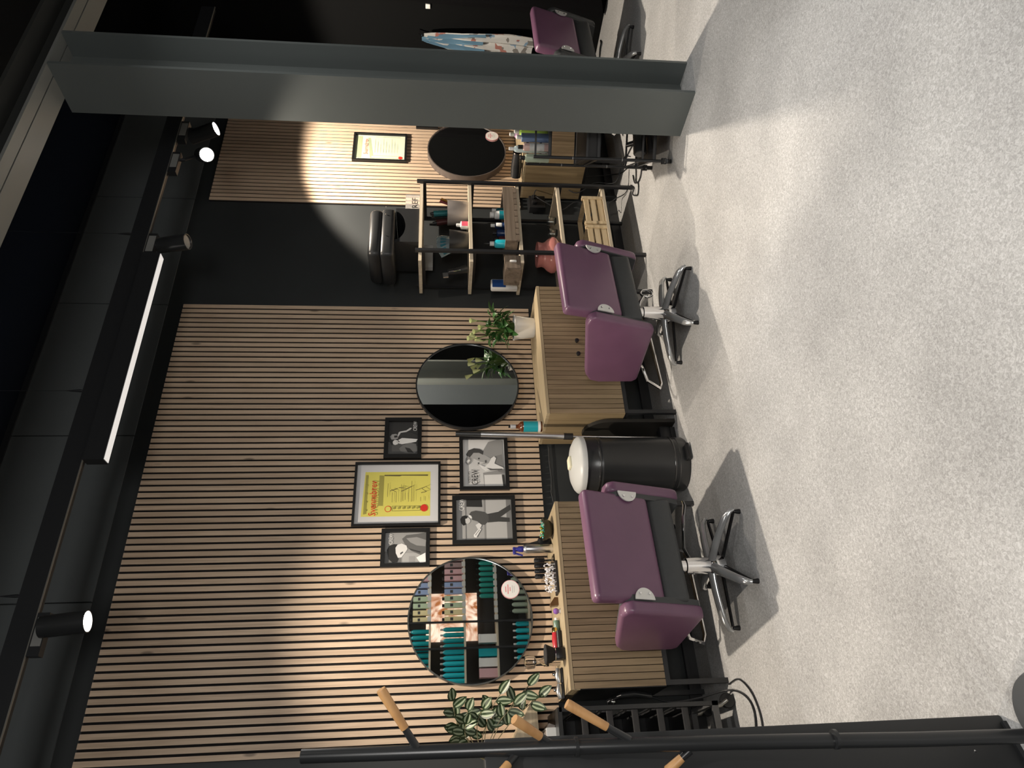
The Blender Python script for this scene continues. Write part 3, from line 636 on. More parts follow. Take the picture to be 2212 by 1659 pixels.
# ---------------------------------------------------------------- things on cabinet two
t = thing('potted_calla', 'leafy green plant with pale blooms in a white pot', 'plant', (2.812, -.20, Z1))
obj('pot', MB().lathe([(.062, 0), (.066, .004), (.082, .132), (.086, .134), (.086, .142), (.079, .142), (.074, .12)], 40, cap=False).lathe([(.001, .002), (.062, .002)], 40, cap=False), WHITE, t)
obj('soil', MB().lathe([(.001, .122), (.074, .122)], 24, cap=False), SOIL, t)
def leaf_mb(mb, base, tip, wdt, droop=.02, mi=0, n=6, mi2=None):
    b = Vector(base); tp = Vector(tip); d = tp-b; L = d.length; d.normalize()
    side = d.cross(Vector((0, 0, 1)));
    if mi2 is not None: side = d.cross(Vector((rnd.uniform(-.25, .25), -1, rnd.uniform(-.1, .5))))
    if side.length < .1: side = Vector((1, 0, 0))
    q_ = .3 if mi2 is None else .12
    side = (side.normalized()+Vector((rnd.uniform(-q_, q_), rnd.uniform(-q_, q_), rnd.uniform(-q_, q_)))).normalized()
    nrm = side.cross(d).normalized()
    prev = None; vs = []; fs = []; ms = []
    for i in range(n+1):
        s = i/n; wv = wdt*math.sin(math.pi*min(1, s*.93+.05))**.8 if 0 < i < n else wdt*.06
        c = b+d*L*s-Vector((0, 0, droop*s*s))
        vs += [c+side*wv*q+nrm*wv*.25*q*q for q in (-1, -.62, -.24, 0, .24, .62, 1)]
    for i in range(n):
        for j in range(6): fs.append((i*7+j, i*7+j+1, (i+1)*7+j+1, (i+1)*7+j)); ms.append(mi if (mi2 is None or j in (0, 2, 3, 5) or i in (0, n-1)) else mi2)
    bs = len(mb.v); mb.v += [tuple(x) for x in vs]
    for f, m_ in zip(fs, ms): mb.f.append([bs+i for i in f]); mb.m.append(m_); mb.sm.append(True)
st = MB(); 
for k in range(52):
    a = rnd.random()*6.283; sp = rnd.random(); hz = .16+rnd.random()*.15
    r0 = .03*rnd.random(); r1 = .03+.085*sp
    c0 = (r0*math.cos(a), r0*math.sin(a), .12); c1 = (r1*math.cos(a), r1*math.sin(a)*.75, hz)
    st.tube([c0, ((c0[0]+c1[0])/2*.8, (c0[1]+c1[1])/2*.8, hz*.62+.03), c1], .0022, 5)
    lb = MB(); tipr = r1+.03+.03*rnd.random()
    tipr = r1+.055+.045*rnd.random(); leaf_mb(lb, c1, (tipr*math.cos(a+.4*rnd.uniform(-1, 1)), tipr*math.sin(a)*.75, hz+rnd.uniform(-.03, .08)), .019+.010*rnd.random(), .035)
    obj('leaf', lb, LEAF, t)
for k in range(7):
    a = R(100+k*37); r1 = .02+.008*(k % 4)*2; z = .335+.018*((k*3) % 5)
    c1 = (-.03+r1*1.5*math.cos(a), r1*math.sin(a), z)
    st.tube([(0, 0, .12), (c1[0]*.5, c1[1]*.5, z*.6), c1], .003, 5)
    lb = MB().lathe([(.003, 0), (.007, .012), (.013, .035), (.017, .052), (.015, .050), (.004, .01)], 12, M=Matrix.Translation(c1) @ Matrix.Rotation(.5*math.sin(a), 4, 'Y') @ Matrix.Rotation(.4, 4, 'X'))
    obj('bloom', lb, BLOOM, t)
obj('stems', st, mat('stem_green', (.10, .17, .04), .5), t)
t = thing('oil_bottle', 'amber glass bottle with teal and white label at the cabinet edge', 'bottle', (2.062, -.19, Z1))
obj('glass', MB().lathe([(.031, 0), (.034, .005), (.034, .120), (.030, .135), (.013, .150), (.012, .165)], 28), AMBER, t)
obj('label', MB().lathe([(.0346, .022), (.0346, .118)], 28, cap=False), TEAL, t)
obj('label_band', MB().lathe([(.0349, .012), (.0349, .028)], 28, cap=False), WHITE, t)
obj('cap', MB().lathe([(.014, .165), (.014, .195), (.010, .198)], 18), mat('silver_cap', (.6, .6, .62), .3, .5), t)
obj('cap_top', MB().lathe([(.008, .198), (.008, .210)], 12), BLACK, t)

# ---------------------------------------------------------------- shelf rack
t = thing('shelf_rack', 'open rack of five pale boards on black metal posts against the dark wall', 'shelf rack', (0, 0, 0))
LV = [1.578, 1.230, .882, .580, .240]
for z in LV: obj('shelf_board', MB().box(3.215, 3.995, -.40, -.05, z-.022, z), PALE, t)
for x in (3.297, 3.960):
    obj('post', MB().box(x-.011, x+.011, -.424, -.402, 0, 1.60), BLKMET, t)
    obj('post', MB().box(x-.011, x+.011, -.048, -.026, 0, 1.60), BLKMET, t)
    for z in LV: obj('bracket', MB().box(x-.009, x+.009, -.402, -.048, z-.044, z-.023), BLKMET, t)
Zs = LV
t = thing('booster_seat', 'black vinyl child booster seat on top of the shelf rack', 'booster seat', (3.50, -.22, Zs[0]))
obj('base', MB().prism([(-.10, 0), (.215, 0), (.215, .165), (.19, .165)]+[(.05+.13*math.cos(R(q)), .165-.07*math.sin(R(q))) for q in range(0, 181, 15)]+[(-.10, .165)], -.16, .15), PADV, t)
obj('lower_pad', MB().rbox(-.235, .20, -.18, .16, .165, .262, .030, 3), PADV, t)
obj('upper_pad', MB().rbox(-.232, .195, -.178, .158, .250, .345, .040, 4), PADV, t)
for x in (.20, .13, -.06): obj('button', MB().sphere((x, -.187, .235), .004, 8), CHROME, t)
t = thing('acrylic_sign', 'clear acrylic sign block with dark letters on the rack top', 'sign', (3.84, -.30, Zs[0]))
obj('block', MB().box(-.085, .085, -.012, .012, 0, .105), mat('acrylic', (.9, .88, .85), .05, trans=.75), t)
text('lettering', 'REF', .062, g(.03), t, (.0, -.0135, .035), sx=1.1)
tag(obj('flat_box', MB().box(3.42, 3.63, -.10, -.06, 1.485, 1.552), mat('box_grey', (.45, .46, .46), .6)), 'light grey flat box tucked right under the top rack board', 'box')
t = thing('brush_pot', 'taupe pot full of round brushes and combs on the rack', 'pot', (3.775, -.29, Zs[1]))
obj('pot', MB().lathe([(.080, 0), (.082, .003), (.092, .15), (.089, .15), (.079, .01)], 36), mat('taupe_plastic', (.30, .27, .255), .35), t)
def roundbrush(x, y, dx, dz, c, lbl):
    b = thing('round_brush', lbl, 'brush', (3.775+x, -.29+y, Zs[1]+.05), group='brushes and combs in the taupe pot')
    obj('barrel', MB().tube([(0, 0, .05), (dx*.3, 0, .09), (dx, 0, dz)], [.018, .023, .023], 14), c, b)
    obj('end_cap', MB().tube([(dx, 0, dz), (dx*1.15, 0, dz+.025)], [.014, .010], 12), BLACK, b)
roundbrush(-.015, -.02, -.02, .20, mat('teal_metal', (.03, .16, .17), .3, .3), 'teal round brush standing in the taupe pot')
roundbrush(-.05, .02, -.035, .18, mat('maroon_metal', (.06, .02, .02), .3, .3), 'dark maroon round brush in the taupe pot')
roundbrush(.0, .04, -.01, .19, mat('dark_barrel', (.04, .04, .035), .3, .3), 'dark bronze round brush behind the teal one')
for dx, c, lb_ in ((.05, mat('amber_comb', (.35, .16, .03), .3), 'amber tail comb leaning out of the taupe pot'), (.03, mat('rose_comb', (.30, .08, .08), .3), 'rose tail comb leaning out of the taupe pot')):
    b = thing('tail_comb', lb_, 'comb', (3.80+dx*.4, -.30, Zs[1]+.06), group='brushes and combs in the taupe pot')
    obj('comb', MB().box(-.012, .012, -.002, .002, .0, .16, M=Matrix.Rotation(R(18+dx*260), 4, 'Y')), c, b)
t = thing('sachet_pot', 'black tapered pot with a fan of silver sachets', 'pot', (3.49, -.29, Zs[1]))
obj('pot', MB().lathe([(.072, 0), (.074, .003), (.088, .138), (.085, .138), (.072, .01)], 36), mat('pot_black', (.025, .024, .023), .35), t)
SAC = mat('silver_sachet', (.42, .52, .55), .25, .6)
for k in range(6):
    b = thing('sachet', 'silver blue sachet in the black pot, '+['first', 'second', 'third', 'fourth', 'fifth', 'sixth'][k]+' from the rack post', 'sachet', (3.49-.055+.022*k, -.31+.008*k, Zs[1]+.10), group='sachets in the black pot')
    obj('foil', MB().box(-.036, .036, -.002, .002, 0, .125, M=Matrix.Rotation(R(-14+10*k), 4, 'Z') @ Matrix.Rotation(R(-30+12*k), 4, 'Y')), SAC, b)
    obj('strip', MB().box(-.026, .026, -.0030, -.002, .06, .10, M=Matrix.Rotation(R(-14+10*k), 4, 'Z') @ Matrix.Rotation(R(-30+12*k), 4, 'Y')), mat('sachet_teal', (.04, .16, .20), .4), b)
t = thing('tube_pair', 'small white and pink bottle between the two pots', 'bottle', (3.615, -.33, Zs[1]))
obj('bottle', MB().rbox(-.026, .026, -.018, .018, 0, .058, .006), WHITE, t)
obj('label', MB().box(-.022, .022, -.0188, -.018, .006, .050), mat('pink_label', (.62, .10, .16), .4), t)
obj('cap', MB().lathe([(.013, .058), (.013, .085), (.009, .088)], 14), WHITE, t)
t = thing('clipper_stand', 'black hair clipper with chrome trim on the rack, far left', 'clipper', (3.26, -.24, Zs[1]))
obj('body', MB().tube([(.03, 0, .015), (.01, 0, .08), (-.01, 0, .15)], [.030, .024, .018], 14), BLKSAT, t)
obj('trim', MB().tube([(.0, -.02, .06), (-.012, -.022, .10), (-.014, -.018, .14)], [.004, .005, .003], 8), CHROME, t)
obj('blade', MB().box(-.035, .002, -.014, .0, .15, .185, M=Matrix.Rotation(R(-8), 4, 'Y')), mat('blade_steel', (.5, .5, .5), .25, .9), t)
# wooden tray with bottles
WX0, WX1 = 3.402, 3.925
t = thing('wooden_tray', 'weathered grey-brown wooden crate tray holding hair products', 'crate', ((WX0+WX1)/2, -.30, Zs[2]))
hw = (WX1-WX0)/2
obj('front_board', MB().box(-hw, hw, -.115, -.103, .024, .098), GREYW, t); obj('back_board', MB().box(-hw, hw, .08, .092, .0, .098), GREYW, t)
obj('end_board', MB().box(-hw, -hw+.012, -.103, .08, .0, .098), GREYW, t); obj('end_board', MB().box(hw-.012, hw, -.103, .08, .0, .098), GREYW, t)
obj('bottom', MB().box(-hw, hw, -.103, .08, .0, .008), GREYW, t)
for k in range(9): obj('slat', MB().box(-hw+.002+k*.058, -hw+.052+k*.058, -.118, -.103, .0, .022), GREYW, t)
def bottle(name, x, y, z, r, h, body, cap, label, group=None, lab=None, capr=.5, caph=.03, rect=False):
    t = thing(name, label, 'bottle', (x, y, z), group=group)
    if rect: obj('body', MB().rbox(-r, r, -r*.7, r*.7, 0, h, r*.25), body, t)
    else: obj('body', MB().lathe([(r*.93, 0), (r, .004), (r, h*.9), (r*.85, h*.96), (r*.4, h)], 20), body, t)
    if lab: obj('label', MB().lathe([(r*1.012, h*.2), (r*1.012, h*.75)], 20, cap=False) if not rect else MB().box(-r*.8, r*.8, -r*.7-.0008, -r*.7, h*.2, h*.8), lab, t)
    if cap: obj('cap', MB().lathe([(r*capr, h), (r*capr, h+caph*.9), (r*capr*.8, h+caph)], 16), cap, t)
    return t
zt_ = Zs[2]+.008
bottle('shampoo_bottle', 3.725, -.33, zt_, .031, .155, WHITE, WHITE, 'white capped bottle with teal label, at the wall-lit end of the wooden tray', lab=TEAL, capr=.7)
bottle('dropper_bottle', 3.80, -.30, zt_, .020, .135, mat('dark_teal', (.01, .09, .11), .2), WHITE, 'small dark teal bottle with white cap in the wooden tray', capr=.7)
bottle('hair_serum', 3.64, -.31, zt_, .026, .150, NAVY, WHITE, 'navy bottle next to the teal labelled bottle', capr=.5)
bottle('hair_serum', 3.575, -.30, zt_, .028, .140, NAVY, BLACK, 'navy bottle at the middle of the wooden tray', capr=.5)
bottle('hair_serum', 3.60, -.36, zt_, .016, .105, NAVY, WHITE, 'short navy bottle with tall white cap in front', capr=.9, caph=.04)
bottle('hair_tonic', 3.515, -.30, zt_, .024, .130, mat('wine_plastic', (.07, .012, .015), .3), BLACK, 'wine red bottle among the navy ones', capr=.6)
bottle('spray_can', 3.462, -.30, zt_, .022, .150, mat('lilac_grey', (.16, .17, .22), .4), BLACK, 'lilac grey bottle behind the turquoise one', capr=.6)
t = bottle('styling_bottle', 3.437, -.34, zt_, .030, .165, TURQ, WHITE, 'bright turquoise squeeze bottle at the post end of the wooden tray', capr=.55)
obj('nozzle', MB().lathe([(.010, .195), (.010, .210), (.003, .235)], 12), BLACK, t)
t = thing('drawer_box', 'little brown wooden drawer box with white pull', 'box', (3.225, -.30, Zs[2]))
obj('case', MB().box(-.062, .062, -.09, .08, 0, .108), GREYW, t)
dw = obj('drawer', MB().box(-.055, .055, -.096, -.09, .006, .102), GREYW, t)
obj('handle', MB().rbox(-.006, .010, -.106, -.096, .03, .075, .003), WHITE, dw)
t = thing('lotion_bottle', 'white flat bottle with dark blue label at the rack end', 'bottle', (3.235, -.13, Zs[2]))
obj('body', MB().rbox(-.042, .042, -.022, .022, 0, .19, .010), WHITE, t)
obj('label', MB().box(-.034, .034, -.0228, -.022, .085, .180), mat('label_blue', (.015, .06, .22), .4), t)
for k, x in enumerate((3.615, 3.735)):
    obj_ = thing('tumbler', ['clear cut glass tumbler nearer the pink vase', 'clear cut glass tumbler farther from the pink vase'][k], 'glass', (x, -.27, Zs[3]), group='tumblers on the rack')
    obj('glass', MB().lathe([(.030, 0), (.036, .03), (.040, .062), (.037, .062), (.033, .03), (.028, .008), (.001, .008)], 10), GLASS, obj_)
tag(obj('vase', MB().lathe([(.06, 0), (.105, .012), (.128, .040), (.130, .062), (.112, .092), (.092, .112), (.086, .130), (.094, .166), (.090, .166), (.080, .130), (.088, .11)], 40, (3.405, -.27, Zs[3]), cap=False), PINKG), 'bulbous pink glass vase behind the purple chair back', 'vase')
def crate(x0, x1, label):
    W = (x1-x0)/2; t = thing('slatted_crate', label, 'crate', ((x0+x1)/2, -.25, Zs[4]))
    H = .155; yf = -.14; yb = .12
    for z in (.006, .056, .106):
        obj('slat', MB().box(-W, W, yf, yf+.008, z, z+.036), PINE, t); obj('slat', MB().box(-W, W, yb-.008, yb, z, z+.036), PINE, t)
        obj('slat', MB().box(-W, -W+.008, yf+.008, yb-.008, z, z+.036), PINE, t); obj('slat', MB().box(W-.008, W, yf+.008, yb-.008, z, z+.036), PINE, t)
    for x in (-W, W-.024):
        obj('corner_batten', MB().box(x, x+.024, yf-.010, yf, 0, H), PINE, t); obj('corner_batten', MB().box(x, x+.024, yf+.008, yf+.02, 0, H), PINE, t)
    obj('bottom', MB().box(-W+.008, W-.008, yf+.008, yb-.008, .0, .006), PINE, t)
    return t
crate(3.60, 3.872, 'pine slatted crate on the lowest board, far from the chair')
crate(3.315, 3.585, 'pine slatted crate on the lowest board, partly behind the purple chair')
# power strip and cables on the far wall
t = thing('power_block', 'black wall power block with plugs behind the shelf rack', 'power block', (4.16, .0, .60))
obj('block', MB().rbox(-.065, .065, -.055, .012, 0, .13, .006), BLACK, t)
for k in range(2): obj('plug', MB().rbox(-.04+.05*k, -.005+.05*k, -.085, -.055, .07, .11, .006), BLACK, t)
def cable(pts, r, label, m=BLKMET):
    P = [Vector(p) for p in pts]; out = []
    for i in range(len(P)-1):
        p0, p1, p2, p3 = P[max(i-1, 0)], P[i], P[i+1], P[min(i+2, len(P)-1)]
        for k in range(6):
            s = k/6; out.append(.5*((2*p1)+(-p0+p2)*s+(2*p0-5*p1+4*p2-p3)*s*s+(-p0+3*p1-3*p2+p3)*s**3))
    out.append(P[-1]); tag(obj('cable', MB().tube(out, r, 6), m), label, 'cable')
cable([(4.16, -.08, .70), (4.26, -.10, .66), (4.30, -.12, .5), (4.22, -.10, .35), (4.3, -.14, .2), (4.25, -.2, .05), (4.35, -.35, .006), (4.2, -.5, .006)], .004, 'thin black cable hanging from the power block to the floor')
cable([(4.20, -.08, .69), (4.1, -.10, .60), (4.05, -.08, .48), (4.12, -.1, .36), (4.05, -.12, .2), (4.12, -.15, .05), (4.05, -.3, .006), (4.15, -.42, .006)], .004, 'second black cable looping below the power block')
cable([(4.32, -.30, .006), (4.20, -.62, .006), (3.98, -.72, .006), (3.86, -.62, .006), (3.90, -.52, .008), (4.02, -.56, .006), (4.15, -.45, .006), (4.3, -.25, .006), (4.42, -.12, .05), (4.45, -.05, .3)], .005, 'black cord tangled on the floor beyond the shelf rack')
cable([(4.0, -.40, .006), (3.92, -.45, .006), (3.86, -.44, .02), (3.80, -.50, .006), (3.86, -.55, .006), (3.92, -.50, .012), (4.02, -.48, .006)], .005, 'twisted black cord knot on the floor by the rack post')
# hair dryer on cabinet three
t = thing('hair_dryer', 'black hair dryer resting on the far cabinet edge', 'hair dryer', (4.30, -.30, Z1))
obj('barrel', MB().tube([(-.02, .10, .05), (.0, .0, .05), (.02, -.10, .05)], [.040, .042, .032], 18), BLKSAT, t)
obj('handle', MB().tube([(0, .03, .05), (.10, .06, .035), (.16, .08, .02)], [.018, .018, .014], 12), BLKSAT, t)
obj('ring', MB().tube([(.019, -.095, .05), (.0205, -.104, .05)], .034, 18), CHROME, t)

# ---------------------------------------------------------------- tool trolley by the column
CA = R(47)
t = thing('rolling_trolley', 'black three-tier rolling trolley half hidden by the steel column', 'trolley', (3.425, -1.13, 0), CA)
LT, WT = .42, .26
def tray(z, hgt, name='tray'):
    m = MB(); m.box(0, LT, -WT, 0, z, z+.006)
    for a, b, c, d in ((0, LT, -.004, 0), (0, LT, -WT, -WT+.004), (0, .004, -WT, 0), (LT-.004, LT, -WT, 0)):
        m.box(a, b, c, d, z, z+.02).box(a, b, c, d, z+hgt-.012, z+hgt)
    return m
for z, hg in ((.755, .105), (.45, .09), (.10, .09)):
    o = obj('tray', tray(z, hg), BLKMET, t)
obj('tray_liner', MB().box(.01, LT-.01, -WT+.01, -.01, .458, .53), mat('liner_dark', (.015, .015, .016), .6), t)
for x in (0, LT):
    for y in (-WT, 0):
        pz = obj('post', MB().tube([(x, y, .06), (x, y, .865)], .0095, 10), BLKMET, t)
        for z in (.31, .62): obj('joint_ring', MB().lathe([(.0105, z), (.0105, z+.006)], 12, (x, y, 0)), mat('ring_grey', (.3, .3, .3), .4, .5), pz)
        cs = obj('caster', MB().lathe([(.001, -.012), (.024, -.012), (.026, 0), (.024, .012), (.001, .012)], 18, M=Matrix.Translation((x, y, .026)) @ Matrix.Rotation(R(90), 4, 'X')).box(x-.012, x+.012, y-.018, y+.018, .035, .062), BLACK, t)
def on_tr(x, y): 
    v = Matrix.Rotation(CA, 3, 'Z') @ Vector((x, y, 0)); return 3.425+v.x, -1.13+v.y
GRN = mat('sage_bottle', (.30, .36, .28), .35); ROSE = mat('rose_bottle', (.52, .36, .33), .35); SLB = mat('slate_blue', (.13, .19, .32), .35); MAUV = mat('mauve_brown', (.26, .16, .14), .35); LIME = mat('lime', (.45, .70, .12), .4); PALEB = mat('pale_blue', (.6, .72, .74), .3)
for k, (bx, by, r, h, bm_, cp_, lb_) in enumerate([
    (3.475, -1.075, .026, .150, GRN, BLACK, 'sage green bottle nearest the trolley corner post'), (3.515, -1.125, .024, .165, ROSE, BLACK, 'dusty rose bottle on the trolley'),
    (3.560, -1.160, .025, .175, SLB, WHITE, 'slate blue bottle on the trolley'), (3.555, -1.075, .020, .215, PALEB, WHITE, 'tall pale bottle with white nozzle on the trolley'),
    (3.615, -1.200, .024, .160, MAUV, BLACK, 'mauve brown bottle next to the steel column'), (3.660, -1.120, .022, .18, LIME, WHITE, 'lime green bottle in the trolley top'),
    (3.72, -1.05, .024, .20, mat('pink_lilac', (.62, .40, .60), .4), WHITE, 'lilac bottle at the far end of the trolley'), (3.62, -1.02, .022, .20, WHITE, WHITE, 'white bottle behind the slate blue one on the trolley')]):
    bottle('product_bottle', bx, by, .761, r, h, bm_, cp_, lb_, group='bottles on the trolley', lab=g(.5) if k in (1, 4) else None, capr=.5, caph=.03, rect=(k == 2))
x, y = on_tr(.20, -.225)
tag(obj('crumpled_tissue', MB().rbox(-.03, .03, -.012, .012, 0, .06, .008, 1, M=Matrix.Translation((x, y, .762)) @ Matrix.Rotation(.5, 4, 'Y')), mat('tissue', (.62, .62, .52), .8)), 'crumpled cream paper in the trolley top tray', 'paper')
x, y = on_tr(.20, -.14)
t = thing('barrel_dryer', 'dark hair dryer lying in the lowest trolley tray', 'hair dryer', (x, y, .106))
obj('barrel', MB().tube([(-.08, .03, .05), (.08, -.03, .05)], [.042, .040], 20), BLKSAT, t)
obj('grille', MB().tube([(-.081, .0304, .05), (-.086, .032, .05)], .034, 20), mat('grille_grey', (.07, .07, .07), .4), t)
obj('handle', MB().tube([(0, 0, .05), (.02, .05, .12)], [.018, .015], 12), BLKSAT, t)
obj('dryer_wrap', MB().tube([(-.02, -.05, .03), (.06, -.07, .03), (.10, .0, .03)], .012, 8), BLACK, t)

# ---------------------------------------------------------------- capes on the far wall
t = thing('hanging_cape', 'white patterned hairdressing cape gathered on a hook in the dark corner', 'cape', (5.93, -.30, 0))
def drape(mi_c, z0, z1, w0, w1, folds, ph, amp=.02, yoff=0, shift=0):
    vs = []; fs = []; n, mrows = folds*6, 14
    for j in range(mrows+1):
        s = j/mrows; z = z1+(z0-z1)*s; wv = w0+(w1-w0)*min(1, s*1.25)**.8
        for i in range(n+1):
            u = i/n-.5; vs.append((-.02-amp*(1+math.sin(u*folds*6.283+ph+s*1.5))*min(1, .3+s*2), u*wv+yoff+shift*s, z+.015*math.sin(u*9+ph)*s))
    for j in range(mrows):
        for i in range(n): fs.append((j*(n+1)+i, j*(n+1)+i+1, (j+1)*(n+1)+i+1, (j+1)*(n+1)+i))
    return MB().add(vs, fs, mi_c, True)
def cloth_mat():
    m = bpy.data.materials.new('patched_cloth'); m.use_nodes = True; nt = m.node_tree; b = nt.nodes['Principled BSDF']; N = nt.nodes.new; L = nt.links.new
    tc = N('ShaderNodeTexCoord'); v = N('ShaderNodeTexVoronoi'); v.inputs['Scale'].default_value = 17; v.distance = 'CHEBYCHEV'; L(tc.outputs['Object'], v.inputs['Vector'])
    cr = N('ShaderNodeValToRGB'); cr.color_ramp.interpolation = 'CONSTANT'; e = cr.color_ramp.elements
    e[0].color = (.40, .40, .39, 1); e[1].position = .55; e[1].color = (.26, .11, .09, 1)
    for p_, c_ in ((.65, (.42, .42, .41)), (.8, (.14, .22, .30)), (.9, (.14, .13, .12))):
        q = e.new(p_); q.color = (*c_, 1)
    sx = N('ShaderNodeSeparateColor'); L(v.outputs['Color'], sx.inputs[0]); L(sx.outputs[0], cr.inputs[0]); L(cr.outputs[0], b.inputs['Base Color']); b.inputs['Roughness'].default_value = .8
    return m
obj('cloth', drape(0, .62, 1.58, .05, .36, 4, .4, .025, 0, .12), cloth_mat(), t)
obj('blue_fold', drape(0, 1.05, 1.60, .03, .22, 3, 2, .03, .03, .02), mat('blue_cloth', (.09, .18, .26), .8), t)
obj('hook', MB().tube([(0.06, 0, 1.62), (0, 0, 1.62), (-.02, 0, 1.60)], .006, 8), CHROME, t)
tag(obj('curtain', drape(0, .05, 1.9, .28, .4, 3, 1, .012).add([], []), mat('black_cloth', (.004, .004, .0045), .95, spec=.08), None, (5.94, -.75, 0)), 'black hanging capes beside the white patterned one', 'cape')
t = thing('light_switch', 'small white wall switch in the dark corner', 'switch', (5.99, -.52, 1.545))
obj('plate', MB().rbox(-.01, .01, -.02, .02, -.02, .02, .003), WHITE, t)

# ---------------------------------------------------------------- tray trolley at the near end
t = thing('tray_trolley', 'black trolley stacked with open black trays beside the nearest cabinet', 'trolley', (.11, -.09, 0))
W2, D2 = .315, .36
for x in (0, W2-.02):
    for y in (-D2, -.02): obj('post', MB().box(x, x+.02, y, y+.02, .09, .865), BLKSAT, t)
obj('top_frame', MB().box(0, W2, -D2, 0, .852, .872), BLKSAT, t)
for k in range(5):
    z = .735-k*.122
    m = MB().rbox(.024, W2-.024, -D2-.012, -.03, z, z+.004, .0018, 1)
    for a in ((.024, .030), (W2-.030, W2-.024)): m.box(a[0], a[1], -D2, -.03, z, z+.05)
    m.box(.024, W2-.024, -.036, -.03, z, z+.05).rbox(.024, W2-.024, -D2-.014, -D2, z, z+.030, .004, 2)
    obj('tray', m, mat('tray_black', (.03, .03, .031), .35), t)
    for a in (.016, W2-.022): obj('runner', MB().box(a, a+.006, -D2+.02, -.03, z+.052, z+.060), BLKSAT, t)
obj('base_frame', MB().box(0, W2, -D2, -D2+.025, .09, .12).box(0, W2, -.025, 0, .09, .12).box(0, .02, -D2, 0, .09, .12).box(W2-.02, W2, -D2, 0, .09, .12), mat('base_grey', (.10, .10, .10), .4), t)
for x in (.02, W2-.02):
    for y in (-D2+.02, -.03):
        c = obj('caster', MB().lathe([(.001, -.014), (.032, -.014), (.036, -.004), (.036, .004), (.032, .014), (.001, .014)], 22, M=Matrix.Translation((x+.02, y, .036)) @ Matrix.Rotation(R(90), 4, 'X')), BLACK, t)
        obj('fork', MB().tube([(x, y, .09), (x+.002, y, .072), (x+.022, y-.02, .040)], [.012, .013, .008], 10), mat('worn_steel', (.35, .34, .31), .3, .9), c)
t = thing('curling_iron', 'black handheld hair tool hanging between cabinet and tray trolley', 'hair tool', (.455, -.30, .0))
obj('body', MB().tube([(.02, 0, .37), (.035, 0, .46), (.03, 0, .53), (.0, 0, .60)], [.014, .018, .014, .010], 12), BLKSAT, t)
obj('trim', MB().tube([(.03, -.016, .53), (.022, -.018, .56), (.002, -.012, .60)], .004, 8), CHROME, t)
obj('ring', MB().sphere((.0, -.01, .57), .013, 12), CHROME, t)
cable([(.47, -.30, .37), (.44, -.33, .28), (.45, -.36, .15), (.47, -.44, .02), (.42, -.60, .006), (.34, -.66, .006), (.22, -.60, .006), (.15, -.5, .006)], .005, 'black cord curling on the floor under the tray trolley')
cable([(.50, -.42, .006), (.50, -.56, .006), (.42, -.68, .006), (.30, -.72, .006), (.18, -.66, .006), (.08, -.6, .006)], .004, 'outer black cord looped on the floor beside the tray trolley')
t = thing('storage_tub', 'clear tub with white liner on the tray trolley', 'tub', (.25, -.25, .872))
obj('tub', MB().box(-.09, .10, -.10, .10, 0, .045), mat('frosted_white', (.66, .68, .68), .3), t)
obj('bag', MB().prism([(-.02, .045), (.11, .0), (.12, .03), (.02, .085), (-.04, .07)], -.09, .06), mat('clear_bag', (.45, .40, .36), .2, trans=.2), t)
# wall bracket shelf and variegated plant
tag(obj('wedge_shelf', MB().prism([(.488, .968), (.488, .952), (.10, .940), (.10, 1.10), (.24, 1.10), (.31, 1.072)], -.30, -.0), wood('pale_oak', (.50, .42, .29), (.38, .31, .21), 'X', .5, .6, .02, False)), 'pale wooden wedge-shaped wall bracket under the striped plant', 'shelf')
t = thing('striped_plant', 'trailing plant with white striped leaves beside the coat stand', 'plant', (.235, -.17, 1.10))
obj('pot', MB().lathe([(.05, 0), (.068, .10), (.071, .10), (.071, .108), (.064, .108), (.06, .09)], 28), mat('pot_dark', (.03, .03, .03), .4), t)
obj('soil', MB().lathe([(.001, .095), (.062, .095)], 18, cap=False), SOIL, t)
vst = MB()
LP = []
# stems given as end points (world X, Z); leaves alternate along them
for (ex, ez, ey) in [(.49, 1.36, -.30), (.44, 1.29, -.34), (.42, 1.34, -.22), (.38, 1.30, -.36), (.44, 1.22, -.38), (.41, 1.17, -.30), (.51, 1.13, -.32), (.54, .99, -.34), (.49, .94, -.33), (.45, 1.07, -.38), (.34, 1.32, -.24)]:
    b = Vector((0, 0, .10)); e = Vector((ex-.235, ey+.17, ez-1.10)); mid = b*.4+e*.6+Vector((0, 0, .07)); pts = []
    for k in range(9):
        s = k/8; pts.append(b*(1-s)**2+mid*2*s*(1-s)+e*s*s)
    vst.tube(pts, .0022, 5)
    for k in (4, 6, 7, 8):
        p = pts[k]; d = (pts[k]-pts[k-1]).normalized(); sd = d.cross(Vector((0, -1, 0))).normalized()*(1 if k % 2 else -1)
        dr = (d*(.5 if k < 8 else 1)+sd*(.9 if k < 8 else .1)+Vector((0, -.25, rnd.uniform(-.2, .3)))).normalized()
        lb = MB(); leaf_mb(lb, p, p+dr*(.072+.02*rnd.random()), .0235, .012, 0, 7, 1)
        obj('leaf', lb, [VGREEN, VPALE], t)
obj('stems', vst, mat('vine_stem', (.20, .18, .10), .5), t)

